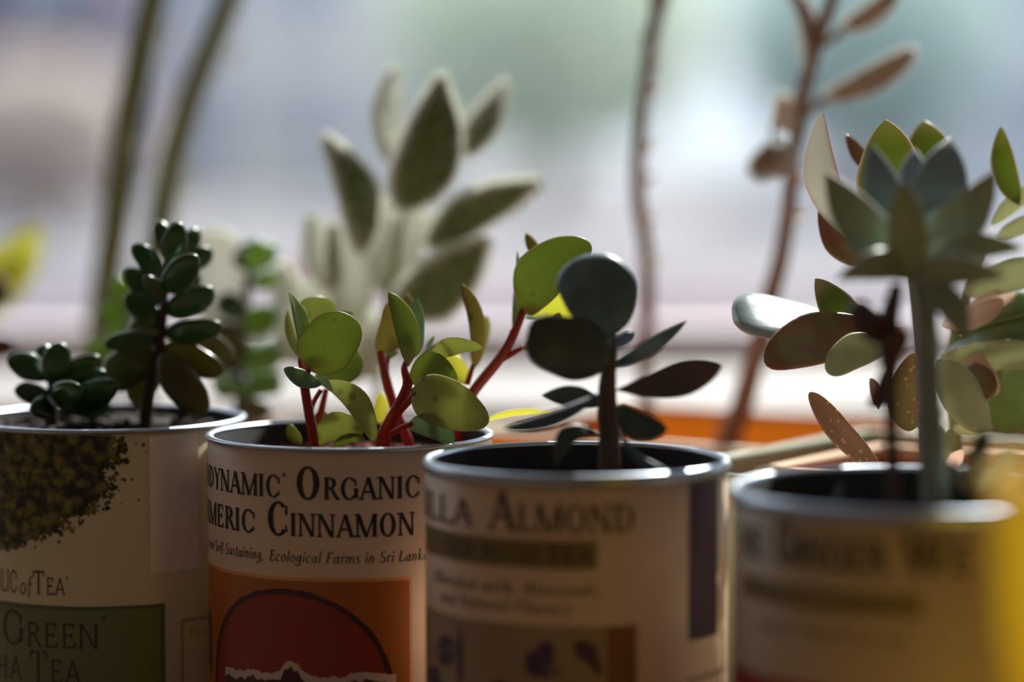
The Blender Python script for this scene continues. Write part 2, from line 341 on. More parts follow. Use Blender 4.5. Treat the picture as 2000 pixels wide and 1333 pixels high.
# ------------------------------------------------------------------ tins
class Tin:
    def __init__(s, name, px, py, d, R, H, label, paper, rimh, soil, ztop=None):
        c = P(px, py, d); s.c = c; s.R = R; s.top = c.z; s.H = c.z
        s.root = empty(name, (c.x, c.y, 0), label, 'tin')
        tc = Vector((CAM.x-c.x, CAM.y-c.y, 0)).normalized(); s.f = tc; s.r = Vector((-tc.y, tc.x, 0))
        z = c.z; base = (c.x, c.y, 0)
        mesh('label_wrap', MB().lathe([(R-.0009, .001), (R, .0014), (R, z-rimh), (R-.0009, z-rimh+.0004)], base, 96, True).vf, paper, s.root)
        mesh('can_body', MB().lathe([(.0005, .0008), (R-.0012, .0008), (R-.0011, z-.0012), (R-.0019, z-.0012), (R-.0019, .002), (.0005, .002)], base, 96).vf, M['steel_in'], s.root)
        pr = []
        for i in range(14):                               # rolled rim bead
            a = 2*PI*i/14; hh = rimh*.5
            pr.append((R-.0005+.0013*math.cos(a), z-hh+hh*math.sin(a)))
        mesh('rim', MB().lathe(pr, base, 96, True).vf, M['steel'], s.root)
        sz = z-soil
        rnd = random.Random(int(px)); v = [(c.x, c.y, sz)]; f = []
        for ir in range(1, 9):
            for k in range(40):
                a = 2*PI*k/40; r = (R-.0021)*ir/8; v.append((c.x+r*math.cos(a), c.y+r*math.sin(a), sz+(rnd.random()-.5)*.004*(1 if ir < 8 else 0)))
        for k in range(40): f.append((0, 1+k, 1+(k+1) % 40))
        for ir in range(7):
            for k in range(40):
                f.append((1+ir*40+k, 1+(ir+1)*40+k, 1+(ir+1)*40+(k+1) % 40, 1+ir*40+(k+1) % 40))
        s.soilz = sz; s.soilvf = (v, f)
    def soil(s, mat, label, n=420):
        v, f = list(s.soilvf[0]), list(s.soilvf[1]); rnd = random.Random(int(s.c.x*9999))
        for _ in range(n):                                # crumbs and grit on the surface
            a = rnd.random()*2*PI; r = (s.R-.0045)*math.sqrt(rnd.random()); q = rnd.uniform(.0005, .0017)
            c = Vector((s.c.x+r*math.cos(a), s.c.y+r*math.sin(a), s.soilz+q*.4)); k = len(v)
            for d in ((1, 0, 0), (0, 1, 0), (-1, 0, 0), (0, -1, 0), (0, 0, 1), (0, 0, -1)): v.append(tuple(c+Vector(d)*q*rnd.uniform(.6, 1.2)))
            for i in range(4): f += [(k+i, k+(i+1) % 4, k+4), (k+(i+1) % 4, k+i, k+5)]
        tag(mesh('potting_soil', (v, f), mat, None, False), label, 'soil', kind='stuff')
    def at(s, u, z, lift):                                 # u mm along the wrap, z mm below the rim
        a = u/1000/s.R; r = s.R+lift
        return Vector((s.c.x, s.c.y, s.top+z/1000))+s.f*(r*math.cos(a))+s.r*(r*math.sin(a))
    def polys(s, name, polys, mat, lift=.00012, parent=None):
        v = []; f = []
        for p in polys:
            f.append(tuple(range(len(v), len(v)+len(p)))); v += [s.at(x, y, lift) for x, y in p]
        return mesh(name, (v, f), mat, parent or s.root, False)
    def rect(s, name, u0, u1, z0, z1, mat, lift=.00006, nv=1):
        n = max(2, int(abs(u1-u0)/2)); pl = []
        for i in range(n):
            a = u0+(u1-u0)*i/n; b = u0+(u1-u0)*(i+1)/n
            for j in range(nv): pl.append([(a, z0+(z1-z0)*j/nv), (b, z0+(z1-z0)*j/nv), (b, z0+(z1-z0)*(j+1)/nv), (a, z0+(z1-z0)*(j+1)/nv)])
        return s.polys(name, pl, mat, lift)
    def frame(s, name, u0, u1, z0, z1, w, mat, lift):
        pl = []
        n = max(2, int(abs(u1-u0)/2))
        for (za, zb) in ((z0, z0-w), (z1+w, z1)):
            for i in range(n):
                a = u0+(u1-u0)*i/n; b = u0+(u1-u0)*(i+1)/n; pl.append([(a, zb), (b, zb), (b, za), (a, za)])
        for (ua, ub) in ((u0, u0+w), (u1-w, u1)): pl.append([(ua, z1), (ub, z1), (ub, z0), (ua, z0)])
        return s.polys(name, pl, mat, lift)
    def U(s, px, z=-20):                                   # wrap position that shows at photo column px
        a, b = -64.0, 64.0
        for _ in range(40):
            m = (a+b)/2
            if proj(s.at(m, z, 0))[0] < px: a = m
            else: b = m
        return (a+b)/2
    def Z(s, px, py):
        u = s.U(px); a, b = -110.0, 0.0
        for _ in range(40):
            m = (a+b)/2
            if proj(s.at(u, m, 0))[1] > py: a = m
            else: b = m
        return (a+b)/2
    def line(s, txt, x0, x1, xb, yb, cap, mat=None, pre='', lift=.00014, **k):
        """txt fills columns x0..x1, baseline passes (xb, yb), capitals cap px high; pre runs on before it"""
        u0, u1 = s.U(x0), s.U(x1); zb = s.Z(xb, yb); ch = s.Z(xb, yb-cap)-zb
        q, wd = textpolys(txt, **k); sx = (u1-u0)/wd
        if pre:
            q2, w2 = textpolys(pre, **k); q = q+[[(x-w2, y) for x, y in p] for p in q2]
        return s.polys('lettering', [[(u0+x*sx, zb+y*ch) for x, y in p] for p in q], mat or M['ink'], lift)
    def text(s, txt, u0, u1, zb, cap, mat=None, lift=.00014, **k):
        q, wd = textpolys(txt, **k); sx = (u1-u0)/wd
        return s.polys('lettering', [[(u0+x*sx, zb+y*cap) for x, y in p] for p in q], mat or M['ink'], lift)

t1 = Tin('tea_tin', 210, 812, 891, .0425, .125, 'cream tea tin printed with green powder and a green panel, leftmost', M['paper1'], .0016, .004)
t2 = Tin('tea_tin', 683, 845, 853, .0425, .125, 'ivory tea tin lettered Organic Turmeric Cinnamon above an orange picture', M['paper2'], .0014, .008)
t3 = Tin('tea_tin', 1126, 893, 785, .0418, .125, 'ivory tea tin lettered Vanilla Almond with a purple bar', M['paper3'], .0036, .022)
t4 = Tin('tea_tin', 1793, 951, 718, .0467, .130, 'blurred tan tea tin lettered Ginger, nearest of the four tins', M['paper4'], .0040, .022)
t1.soil(M['soil'], 'dark soil filling the cream tin under the jade plants')
t2.soil(M['redsoil'], 'reddish soil inside the ivory tin under the red-stemmed succulents')
t3.soil(M['soil'], 'dark soil deep inside the Vanilla Almond tin')
t4.soil(M['soil'], 'dark soil inside the blurred tan tin')

# tin 2 print
k2 = dict(T=.215, t=.075, sf=.125)
k2['small'] = .69
t2.line('DYNAMIC', 410, 550, 535, 972, 64, pre='^BIO', **k2)
t2.line('*', 552, 562, 556, 972, 64, **k2)
t2.line('^ORGANIC', 577, 822, 740, 976, 64, **k2)
t2.line('MERIC', 410, 500, 490, 1041, 66, pre='^TUR', **k2)
t2.line('^CINNAMON', 521, 812, 700, 1050, 66, **k2)
ki = dict(T=.15, t=.07, sf=.07, small=1, shear=.22)
t2.line('Self-Sustaining,', 420, 515, 505, 1093, 22, pre='from ', **ki)
t2.line('Ecological Farms in Sri Lanka', 524, 836, 690, 1101, 22, **ki)
M['orange_print'] = plain('orange_print', (178, 98, 35), .45, noise=.25, scale=45)
M['red_print'] = plain('red_print', (150, 44, 27), .45, noise=.25, scale=30)
M['maroon_print'] = plain('maroon_print', (74, 26, 26), .45, noise=.3, scale=200)
M['white_print'] = plain('white_print', (215, 195, 185), .5, noise=.1, scale=120)
M['green_print'] = plain('green_print', (40, 66, 48), .5, noise=.3, scale=300)
t2.rect('picture_panel', -66, 17.4, -38.6, -118, M['orange_print'], .00006)
M['orange_soft'] = plain('orange_fade', (226, 160, 104), .45, noise=.1, scale=60)
t2.rect('picture_edge', -66, 17.9, -37.6, -38.6, M['orange_soft'], .00005)
t2.rect('picture_edge', 17.4, 18.2, -38.2, -118, M['orange_soft'], .00005)
def ellp(cx, cz, rx, rz, a0, a1, w, n=60, rad=1, wob=0):
    pl = []; rnd = random.Random(5); ro = [rnd.uniform(-wob, wob) for _ in range(n+1)]
    for i in range(n):
        a = math.radians(a0+(a1-a0)*i/n); b = math.radians(a0+(a1-a0)*(i+1)/n)
        for j in range(rad):
            k0 = 1-w*j/rad; k1 = 1-w*(j+1)/rad
            pl.append([(cx+rx*k1*math.cos(a), cz+rz*k1*math.sin(a)), (cx+rx*k0*math.cos(a)*(1+ro[i]), cz+rz*k0*math.sin(a)*(1+ro[i])),
                       (cx+rx*k0*math.cos(b)*(1+ro[i+1]), cz+rz*k0*math.sin(b)*(1+ro[i+1])), (cx+rx*k1*math.cos(b), cz+rz*k1*math.sin(b))])
    return pl
t2.polys('picture_disc', ellp(-19.5, -71, 32, 29.6, 0, 360, .999, 72, 16), M['red_print'], .00009)
t2.polys('disc_border', ellp(-19.5, -71, 32, 30, 0, 360, .055, 90, 1, .006), M['maroon_print'], .00013)
rnd = random.Random(3); pl = []; pm = []
xs = [-44+i*1.1 for i in range(53)]
def ridge(x): return -66.4+4.8*math.exp(-((x+17.5)/3.6)**2)+.8*math.exp(-((x+30)/4)**2)+1.8*math.exp(-((x-4)/6)**2)
zz = [ridge(x)+rnd.uniform(-.5, .5) for x in xs]; z2 = [z-1.6-rnd.random()*1.2 for z in zz]
for i in range(52):
    pl.append([(xs[i], z2[i]), (xs[i+1], z2[i+1]), (xs[i+1], zz[i+1]), (xs[i], zz[i])])
    pm.append([(xs[i], -90), (xs[i+1], -90), (xs[i+1], z2[i+1]), (xs[i], z2[i])])
t2.polys('picture_snow_ridge', pl, M['white_print'], .00016); t2.polys('picture_mountain', pm, M['maroon_print'], .00016)
pl = []
for i in range(16):
    z = -52-i*1.1; pl.append([(-60, z), (-54.5, z-2.2), (-54.5, z-1.6), (-60, z+.7)])
t2.polys('picture_leaf', pl, M['green_print'], .00018)

# tin 3 print
M['olive_print'] = plain('olive_print', (122, 104, 62), .45, noise=.1, scale=80)
M['purple_print'] = plain('purple_print', (74, 44, 74), .45, noise=.1, scale=80)
M['plum_print'] = plain('plum_print', (52, 30, 52), .45)
M['brown_ink'] = plain('brown_ink', (58, 44, 40), .45)
k3 = dict(T=.2, t=.08, sf=.12)
k3s = dict(k3, small=.70)
t3.line('ILLA', 834, 925, 900, 1028, 80, M['brown_ink'], pre='^VAN', **k3s)
t3.line('^ALMOND', 955, 1243, 1180, 1042, 80, M['brown_ink'], **k3s)
t3.rect('banner', -60, t3.U(1166), t3.Z(1100, 1057), t3.Z(1100, 1113), M['olive_print'], .00006)
t3.line('RED BUSH TEA', 870, 1160, 1100, 1100, 30, M['brown_ink'], small=1, T=.16, t=.08, sf=.1)
t3.line('Blended with Almonds,', 850, 1177, 1100, 1164, 24, M['brown_ink'], **ki)
t3.line('and Natural Flavors', 860, 1116, 1050, 1199, 24, M['brown_ink'], **ki)
M['sepia_print'] = plain('sepia_print', (158, 132, 104), .45, noise=.3, scale=40)
M['rust_print'] = plain('rust_print', (128, 76, 54), .45, noise=.25, scale=50)
t3.rect('picture_panel', -60, t3.U(1244), t3.Z(1150, 1224), -118, M['sepia_print'], .00006)
t3.rect('picture_wash', t3.U(1185), t3.U(1244), t3.Z(1150, 1224), -118, M['rust_print'], .00008)
def blob(cx, cz, rx, rz, ang, n=22, seed=1, wob=.2):
    r_ = random.Random(seed); pts = []
    for i in range(n):
        a = 2*PI*i/n; k = 1+r_.uniform(-wob, wob); x = rx*k*math.cos(a); z = rz*k*math.sin(a)
        pts.append((cx+x*math.cos(ang)-z*math.sin(ang), cz+x*math.sin(ang)+z*math.cos(ang)))
    return [[(cx, cz), pts[i], pts[(i+1) % n]] for i in range(n)]
for i, b in enumerate([(-42, -50, 5, 4, .5), (-35, -52, 1.2, 10, 0), (-9.5, -50.5, 5, 3.2, -.5), (-8, -46.6, 2.4, 3, 0), (2.6, -46.6, 3, 3.4, .6), (5, -50, 1.4, 3.4, .3), (-19, -58, 4.5, 2.2, -.4), (-50, -58, 6, 2.5, .2), (-45, -64, 3, 7, .3), (-24, -68, 4, 8, .4)]):
    t3.polys('picture_petal', blob(*b, seed=i), M['purple_print'], .00012)
t3.rect('side_bar', t3.U(1345), t3.U(1402), -3.4, t3.Z(1372, 1248), M['purple_print'], .00006, 4)
t3.frame('side_bar_line', t3.U(1353), t3.U(1396), -6, t3.Z(1372, 1238), .8, M['plum_print'], .0001)
t3.text('TEA LEAVES AND HERBS', 33, 57, -57.5, 1.8, M['brown_ink'], small=1, T=.16, t=.08, sf=.1)

# tin 4 print
M['dark_ink'] = plain('dark_brown_ink', (34, 26, 24), .5)
k4 = dict(T=.25, t=.11, sf=.13, small=.74)
t4.line('^GINGER', 1510, 1735, 1715, 1121, 84, M['dark_ink'], **k4)
t4.line('^WE', 1765, 1897, 1820, 1124, 84, M['dark_ink'], **k4)
t4.line('NE', 1446, 1494, 1480, 1092, 84, M['dark_ink'], **k4)
t4.rect('banner', t4.U(1450), t4.U(1801), t4.Z(1750, 1160), t4.Z(1750, 1206), M['olive_print'], .00006)
M['faint_ink'] = plain('faint_ink', (120, 96, 74), .45)
t4.line('and Natural', 1480, 1770, 1700, 1258, 26, M['faint_ink'], **ki)
t4.rect('picture_panel', -64, -22, -43.6, -118, M['red_print'], .00006)
t4.rect('picture_panel', -22, 20, -46.5, -118, M['maroon_print'], .00006)

# tin 1 print
M['green_panel'] = plain('green_panel_print', (116, 122, 84), .45, noise=.08, scale=60)
M['green_line'] = plain('green_line_print', (86, 98, 70), .45)
M['thin_ink'] = plain('green_black_ink', (38, 38, 30), .45)
k1 = dict(T=.085, t=.055, sf=.07)
k1 = dict(T=.11, t=.075, sf=.08)
t1.line('LIC', 1, 32, 26, 1158, 46, M['thin_ink'], pre='^REPUB', small=.95, **k1)
t1.line('of', 36, 60, 50, 1162, 36, M['thin_ink'], small=1, shear=.12, **k1)
t1.line('^TEA*', 62, 134, 100, 1163, 46, M['thin_ink'], small=.74, **k1)
t1.rect('green_panel', -66, t1.U(320), t1.Z(280, 1182), -118, M['green_line'], .00006)
t1.rect('green_panel_field', -64, t1.U(311), t1.Z(280, 1191), -116, M['green_panel'], .00009)
t1.line('^GREEN', 2, 194, 150, 1268, 68, M['thin_ink'], small=.72, lift=.00016, **k1)
t1.line('*', 196, 208, 200, 1268, 60, M['thin_ink'], small=1, lift=.00016, **k1)
t1.line('^TEA', 54, 157, 110, 1336, 62, M['thin_ink'], pre='^MATCHA ', small=.75, lift=.00016, **k1)
t1.frame('side_box_line', t1.U(352), 56, t1.Z(380, 1208), -116, .5, M['green_line'], .0001)
t1.line('For a', 367, 402, 380, 1241, 14, M['faint_ink'], small=1, T=.13, t=.06, sf=.07)
def mossmat():
    m, nt, N, L, b = newmat('powder_print'); tc = N.new('ShaderNodeTexCoord'); vo = N.new('ShaderNodeTexNoise'); vo.inputs['Scale'].default_value = 300; vo.inputs['Detail'].default_value = 3
    L.new(tc.outputs['Object'], vo.inputs['Vector']); r = N.new('ShaderNodeValToRGB'); e = r.color_ramp.elements
    e[0].position = .42; e[0].color = lin((28, 26, 12)); e[1].position = .66; e[1].color = lin((128, 118, 54)); L.new(vo.outputs['Fac'], r.inputs[0]); L.new(r.outputs[0], b.inputs['Base Color'])
    b.inputs['Roughness'].default_value = .5; return m
M['powder'] = mossmat()
rnd = random.Random(11)
EB = [(t1.Z(x, y), t1.U(x)) for x, y in [(220, 834), (228, 888), (207, 917), (215, 954), (178, 979), (170, 1000), (124, 1012), (116, 1037), (79, 1045), (37, 1066), (2, 1072)]]
def edge_u(z):    # right boundary of the printed powder heap as a function of depth below the rim
    if z >= EB[0][0]: return EB[0][1]
    for (za, ua), (zb, ub) in zip(EB, EB[1:]):
        if za >= z >= zb: return ua+(ub-ua)*(za-z)/(za-zb+1e-9)
    return -60
pl = []
for j in range(76):
    za = -1.7-j*.5; zb = za-.5; ea = edge_u(za)+rnd.uniform(-.9, .9); n = 22
    for i in range(n):
        ua = -64+(ea+64)*i/n; ub = -64+(ea+64)*(i+1)/n; pl.append([(ua, zb), (ub, zb), (ub, za), (ua, za)])
t1.polys('printed_powder', pl, M['powder'], .00008)
pl = []
for i in range(170):
    z = -2-rnd.random()*36; u = edge_u(z)+abs(rnd.gauss(0, 1))*2.0*(1 if i < 140 else 3); r = rnd.uniform(.25, 1.0)*(1 if i < 140 else .6)
    pl += blob(u, z, r, r*.8, rnd.random()*3, 7, i, .35)
t1.polys('printed_crumbs', pl, M['powder'], .0001)
M['tape'] = plain('frosted_tape', (240, 230, 230), .3, noise=.1, scale=220, bump=.5)
t1.rect('adhesive_tape', t1.U(292), t1.U(387), t1.Z(340, 850), t1.Z(340, 1117), M['tape'], .00022, 6)

# ------------------------------------------------------------------ yellow cup at the right edge
M['yellow'] = translucent(plain('yellow_plastic', (236, 200, 30), .35, noise=.03, scale=30), (255, 222, 40), .34)
cx, cy = .1335, .534
cup = empty('plastic_cup', (cx, cy, 0), 'translucent yellow plastic cup, strongly blurred at the right edge', 'cup')
mesh('cup_body', MB().lathe([(.0005, .0), (.034, 0), (.036, .004), (.0418, .146), (.0424, .148), (.0412, .148), (.0345, .006), (.0005, .005)], (cx, cy, 0), 72).vf, M['yellow'], cup)
mesh('cup_rim', MB().lathe([(.0418, .1475), (.0432, .1478), (.0436, .149), (.043, .1503), (.0418, .1505), (.0412, .149)], (cx, cy, 0), 72, True).vf, M['yellow'], cup)

# ------------------------------------------------------------------ planters
def planter(name, corner, length, width, rim, wall, z0, label, body, rimmat, soilz, soilmat, soillabel, rimh=.004, dl=(-.563, -.826)):
    """corner = far corner (m); runs length towards the viewer-left and width towards the viewer-right"""
    a = Vector((dl[0], dl[1], 0)); b = Vector((-dl[1], dl[0], 0)); c = Vector((corner[0], corner[1], 0))
    def pt(u, v, z): p = c+a*u+b*v; return Vector((p.x, p.y, z))
    ctr = pt(length/2, width/2, z0)
    r = empty(name, ctr, label, 'planter')
    def ring(i, z): return [pt(i, i, z), pt(length-i, i, z), pt(length-i, width-i, z), pt(i, width-i, z)]
    def shell(levels):
        v = []; f = []
        for i, z in levels: v += ring(i, z)
        for k in range(len(levels)-1):
            for q in range(4): f.append((k*4+q, k*4+(q+1) % 4, (k+1)*4+(q+1) % 4, (k+1)*4+q))
        return v, f
    v, f = shell([(.0012, z0), (.0012, rim-rimh), (wall-.0012, rim-rimh), (wall, z0+.006)])
    n = 12; f += [(3, 2, 1, 0), (n, n+1, n+2, n+3)]
    mesh('box_body', (v, f), body, r, False)
    v, f = shell([(0, rim-rimh), (0, rim-.0006), (.0006, rim), (wall-.0006, rim), (wall, rim-.0006), (wall, rim-rimh), (0, rim-rimh)])
    mesh('box_rim', (v, f), rimmat, r, False)
    v = []; f = []; g = 16; rnd = random.Random(len(name))
    for i in range(g+1):
        for j in range(g+1):
            v.append(pt(wall+.0004+(length-2*wall-.0008)*i/g, wall+.0004+(width-2*wall-.0008)*j/g, soilz+(rnd.random()-.5)*.005))
    for i in range(g):
        for j in range(g): f.append((i*(g+1)+j, (i+1)*(g+1)+j, (i+1)*(g+1)+j+1, i*(g+1)+j+1))
    if soillabel: tag(mesh('potting_soil', (v, f), soilmat), soillabel, 'soil', kind='stuff')
    return r
M['orange_pl'] = translucent(plain('orange_plastic', (214, 110, 30), .5, noise=.12, scale=40), (255, 160, 50), .4)
M['sunlit_pl'] = plain('painted_sunlit_rim', (226, 214, 190), .5, noise=.04, scale=60)  # sunlight on the orange rim, painted as a cream colour
M['celadon'] = plain('celadon_glaze', (168, 172, 142), .3, noise=.05, scale=40)
M['terracotta'] = plain('terracotta', (190, 120, 84), .8, noise=.15, scale=90)
M['terra_rim'] = plain('peach_terracotta', (222, 184, 150), .8, noise=.1, scale=90)  # rim colour paler than the terracotta body
planter('planter_box', (.050, 1.150), .128, .146, .1062, .006, 0, 'orange planter box with painted sunlit rim holding the tall brown stems', M['orange_pl'], M['sunlit_pl'], .074, M['soil'], 'dark soil in the orange planter box', rimh=.0014)
planter('planter_tray', (.121, .979), .143, .132, .113, .006, 0, 'pale green glazed planter tray behind the tins at right', M['celadon'], M['celadon'], .03, M['soil'], None)
planter('planter_box', (.121, .941), .083, .095, .112, .006, .0065, 'terracotta planter box standing inside the pale green tray', M['terracotta'], M['terra_rim'], .098, M['redsoil'], 'reddish soil in the terracotta planter box')
def pot(name, x, y, r, h, rgb, label, soillabel):
    root = empty(name, (x, y, 0), label, 'pot'); mt = plain(name+'_clay', rgb, .7, noise=.1, scale=60)
    mesh('pot_body', MB().lathe([(.0005, 0), (r*.74, 0), (r*.96, h-.014), (r*.9, h-.014), (r*.7, .006), (.0005, .006)], (x, y, 0), 48).vf, mt, root)
    mesh('pot_rim', MB().lathe([(r*.9, h-.0142), (r, h-.014), (r, h), (r*.9, h)], (x, y, 0), 48, True).vf, mt, root)
    v = [(x, y, h-.012)]; f = []
    for k in range(32): v.append((x+r*.895*math.cos(k*PI/16), y+r*.895*math.sin(k*PI/16), h-.013))
    for k in range(32): f.append((0, 1+k, 1+(k+1) % 32))
    tag(mesh('potting_soil', (v, f), M['soil']), soillabel, 'soil', kind='stuff')
pot('clay_pot', -.094, 1.010, .044, .104, (150, 96, 70), 'small clay pot hidden behind the cream tin', 'soil in the small clay pot behind the cream tin')
pot('clay_pot', -.056, 1.128, .042, .100, (150, 120, 100), 'clay pot of the felted plant behind the ivory tin', 'soil in the pot of the felted plant')
pot('clay_pot', -.172, 1.195, .048, .092, (140, 110, 90), 'clay pot of the tall green stems at left', 'soil in the pot of the tall green stems')
pot('clay_pot', -.262, 1.120, .045, .100, (150, 110, 90), 'clay pot of the yellow-green plant at the left edge', 'soil in the pot at the left edge')

# ------------------------------------------------------------------ leaves
def leafgeo(b, t, wid, thick, roll=0, bend=0, side=0, ab=(.6, .5), cup=0, ns=18, m=14, twist=0):
    """b, t world points; wid, thick metres; roll turns the blade about its axis (0 = faces the viewer)"""
    ax = t-b; Ln = ax.length; ax = ax.normalized()
    view = ((b+t)/2-CAM).normalized()
    w0 = ax.cross(view); w0 = w0.normalized() if w0.length > 1e-4 else Vector((1, 0, 0))
    n0 = w0.cross(ax).normalized()
    if n0.dot(view) > 0: n0 = -n0
    a_, b_ = ab; pk = a_/(a_+b_); nm = pk**a_*(1-pk)**b_
    rn = random.Random(int((b.x+t.z*3+t.x*7)*1e5)); p1, p2, p3 = [rn.random()*6.3 for _ in range(3)]; cup = cup or (.10+.16*rn.random())
    v = []; uv = []; f = []
    for i in range(ns+1):
        s = i/ns; s2 = .5-.5*math.cos(PI*s)              # denser towards the ends
        k = max((s2**a_)*((1-s2)**b_)/nm, .0) if 0 < s2 < 1 else 0.0
        hw = max(wid/2*k, wid*.012 if i else wid*.05); ht = max(thick/2*min(1, k*1.15+.08), wid*.01) if 0 < i < ns else wid*.01
        if i == 0: hw = max(hw, wid*.06); ht = min(thick/2, wid*.06)
        r = math.radians(roll+twist*(s2-.5)); wv = w0*math.cos(r)+n0*math.sin(r); nv = n0*math.cos(r)-w0*math.sin(r)
        c = b+ax*(Ln*s2)+nv*(bend*4*s2*(1-s2)*Ln)+w0*(side*4*s2*(1-s2)*Ln)
        for j in range(m):
            th = 2*PI*j/m; x = hw*math.cos(th)*(1+.05*math.sin(5*s2+(p1 if math.cos(th) > 0 else p2))+.02*math.sin(13*s2+p3)); q = ht*math.sin(th)
            v.append(c+wv*x+nv*(q+cup*(abs(math.cos(th))**1.6)*hw+.05*hw*math.sin(7*s2+p2)*math.cos(th))); uv.append((s2, abs(math.cos(th))))
    for i in range(ns):
        for j in range(m): f.append((i*m+j, i*m+(j+1) % m, (i+1)*m+(j+1) % m, (i+1)*m+j))
    f.append(tuple(reversed(range(m)))); f.append(tuple(ns*m+j for j in range(m)))
    return v, f, uv
class Plant:
    def __init__(s, name, root, label, cat='plant', group=None):
        s.root = empty(name, root, label, cat, group)
    def stem(s, pts, mat, drop=None, name='stem', m=10, bump=0.0):
        """pts: (px, py, d, width px); drop = z to continue straight down to"""
        q = [(P(x, y, d), w_/2*d/1000/FPX) for x, y, d, w_ in pts]
        if drop is not None: q = [(Vector((q[0][0].x, q[0][0].y, drop)), q[0][1]*1.1)]+q
        return mesh(name, tube(q, m, 6, bump), mat, s.root)
    def leaf(s, bx, by, bd, tx, ty, td, wpx, mat, roll=0, bend=0, side=0, ab=(.6, .5), cup=0, th=.16, twist=0, name='leaf', hair=None):
        d = (bd+td)/2; wm = wpx*d/1000/FPX
        v, f, uv = leafgeo(P(bx, by, bd), P(tx, ty, td), wm, wm*th, roll, bend, side, ab, cup, twist=twist)
        o = mesh(name, (v, f), mat, s.root, True, uv)
        if hair:
            n, ln, hm = hair; rnd = random.Random(int(bx*7+ty)); hv = []; hf = []; V_ = [Vector(p) for p in v]
            for _ in range(n):
                q = f[rnd.randrange(len(f)-2)]
                if uv[q[0]][1] < .72 and rnd.random() < .86: continue  # fuzz thinned on the faces so the margins read as sunlit
                a, b2 = rnd.random(), rnd.random()
                p = (V_[q[0]]*(1-a)+V_[q[1]]*a)*(1-b2)+(V_[q[3]]*(1-a)+V_[q[2]]*a)*b2
                nn = (V_[q[1]]-V_[q[0]]).cross(V_[q[3]]-V_[q[0]])
                if nn.length < 1e-12: continue
                nn = (nn.normalized()+Vector((rnd.gauss(0, .45), rnd.gauss(0, .45), rnd.gauss(0, .45)))).normalized()
                w_ = nn.orthogonal().normalized()*.00018; k = len(hv); l_ = ln*(.5+rnd.random()*.7)
                hv += [p-w_, p+w_, p+nn*l_]; hf.append((k, k+1, k+2))
            mesh('leaf_fuzz', (hv, hf), hm, o, False, kind='stuff')
        return o

# ---- red-stemmed succulents in the turmeric tin
M['redstem'] = translucent(plain('red_stem', (150, 40, 38), .4, noise=.25, scale=160), (220, 60, 40), .12)
G = leafmat('green_leaf', (112, 132, 62), (138, 152, 80), (158, 96, 72), .955, (150, 172, 62), .30, base=(150, 100, 60), spots=((84, 66, 34), 170, .16))
GB = leafmat('blue_green_leaf', (104, 138, 118), (126, 154, 134), (130, 112, 100), .955, (150, 180, 110), .24)
GY = leafmat('yellow_green_leaf', (158, 168, 96), (178, 184, 112), (170, 124, 84), .96, (188, 196, 96), .32, spots=((104, 74, 40), 150, .17))
GO = leafmat('olive_leaf', (128, 126, 70), (146, 116, 70), (158, 90, 66), .95, (176, 160, 70), .28, spots=((92, 60, 36), 140, .18))
GYY = leafmat('yellow_and_sunlit_leaf', (208, 206, 96), (216, 206, 106), (204, 170, 84), .96, (240, 242, 90), .5)  # yellow pigment, also painting sunlit leaves among the green ones
D2 = 850
def rp(px, d, tin): c = P(px, 860, d); return (c.x, c.y, tin.soilz)
A = Plant('red_stem_succulent', rp(610, 848, t2), 'red-stemmed succulent at the left of the turmeric tin, with a round leaf', group='red-stemmed succulents in the turmeric tin')
A.stem([(613, 862, 848, 22), (604, 810, 846, 20), (596, 762, 845, 19), (592, 728, 846, 18), (598, 712, 848, 15)], M['redstem'], t2.soilz-.004)
A.stem([(594, 735, 846, 11), (587, 712, 845, 10), (586, 702, 846, 9)], M['redstem'], name='petiole')
A.stem([(597, 738, 846, 11), (604, 722, 842, 11), (611, 712, 840, 10)], M['redstem'], name='petiole')
A.stem([(606, 806, 848, 11), (613, 785, 850, 10), (627, 762, 850, 9)], M['redstem'], name='petiole')
A.stem([(620, 836, 862, 14), (628, 800, 862, 14), (637, 760, 862, 11)], M['redstem'], t2.soilz-.004, name='side_stem')
for a in [
 (589, 706, 848, 563, 569, 846, 48, G, 52, .03, -.06, (.7, .8)),
 (586, 700, 856, 562, 606, 858, 24, GY, 40, 0, .08, (.7, .8)),
 (596, 664, 856, 587, 594, 856, 26, G, 20, .04, 0, (.7, .8)),
 (594, 662, 862, 650, 590, 866, 76, GY, 28, .1, .22, (.6, .5)),
 (622, 640, 850, 691, 612, 852, 26, GB, 50, -.03, .1, (.7, .8)),
 (609, 724, 840, 686, 617, 834, 110, G, 8, .08, .06, (.42, .34)),
 (618, 738, 858, 704, 692, 862, 70, G, -12, .06, -.1, (.5, .4)),
 (628, 752, 845, 554, 722, 838, 38, GB, 26, .05, .08, (.8, .6)),
 (612, 738, 848, 650, 764, 840, 26, GB, 40, 0, .1, (.7, .7)),
 (632, 746, 848, 734, 862, 838, 52, GY, 24, .05, .16, (.7, .55)),
 (614, 864, 848, 710, 836, 846, 58, GY, 10, .06, .2, (.5, .45)),
 (588, 868, 852, 563, 830, 852, 26, G, 20, 0, .08, (.6, .5)),
 (612, 826, 862, 640, 808, 864, 28, G, 10, 0, 0, (.6, .5)),
 (650, 872, 846, 712, 856, 846, 24, G, 30, 0, .12, (.6, .6)),
]: A.leaf(a[0], a[1], a[2], a[3], a[4], a[5], a[6], a[7], a[8], a[9], a[10], a[11], th=.13)
B = Plant('red_stem_succulent', rp(745, 848, t2), 'red-stemmed succulent in the middle of the turmeric tin, large drooping leaf', group='red-stemmed succulents in the turmeric tin')
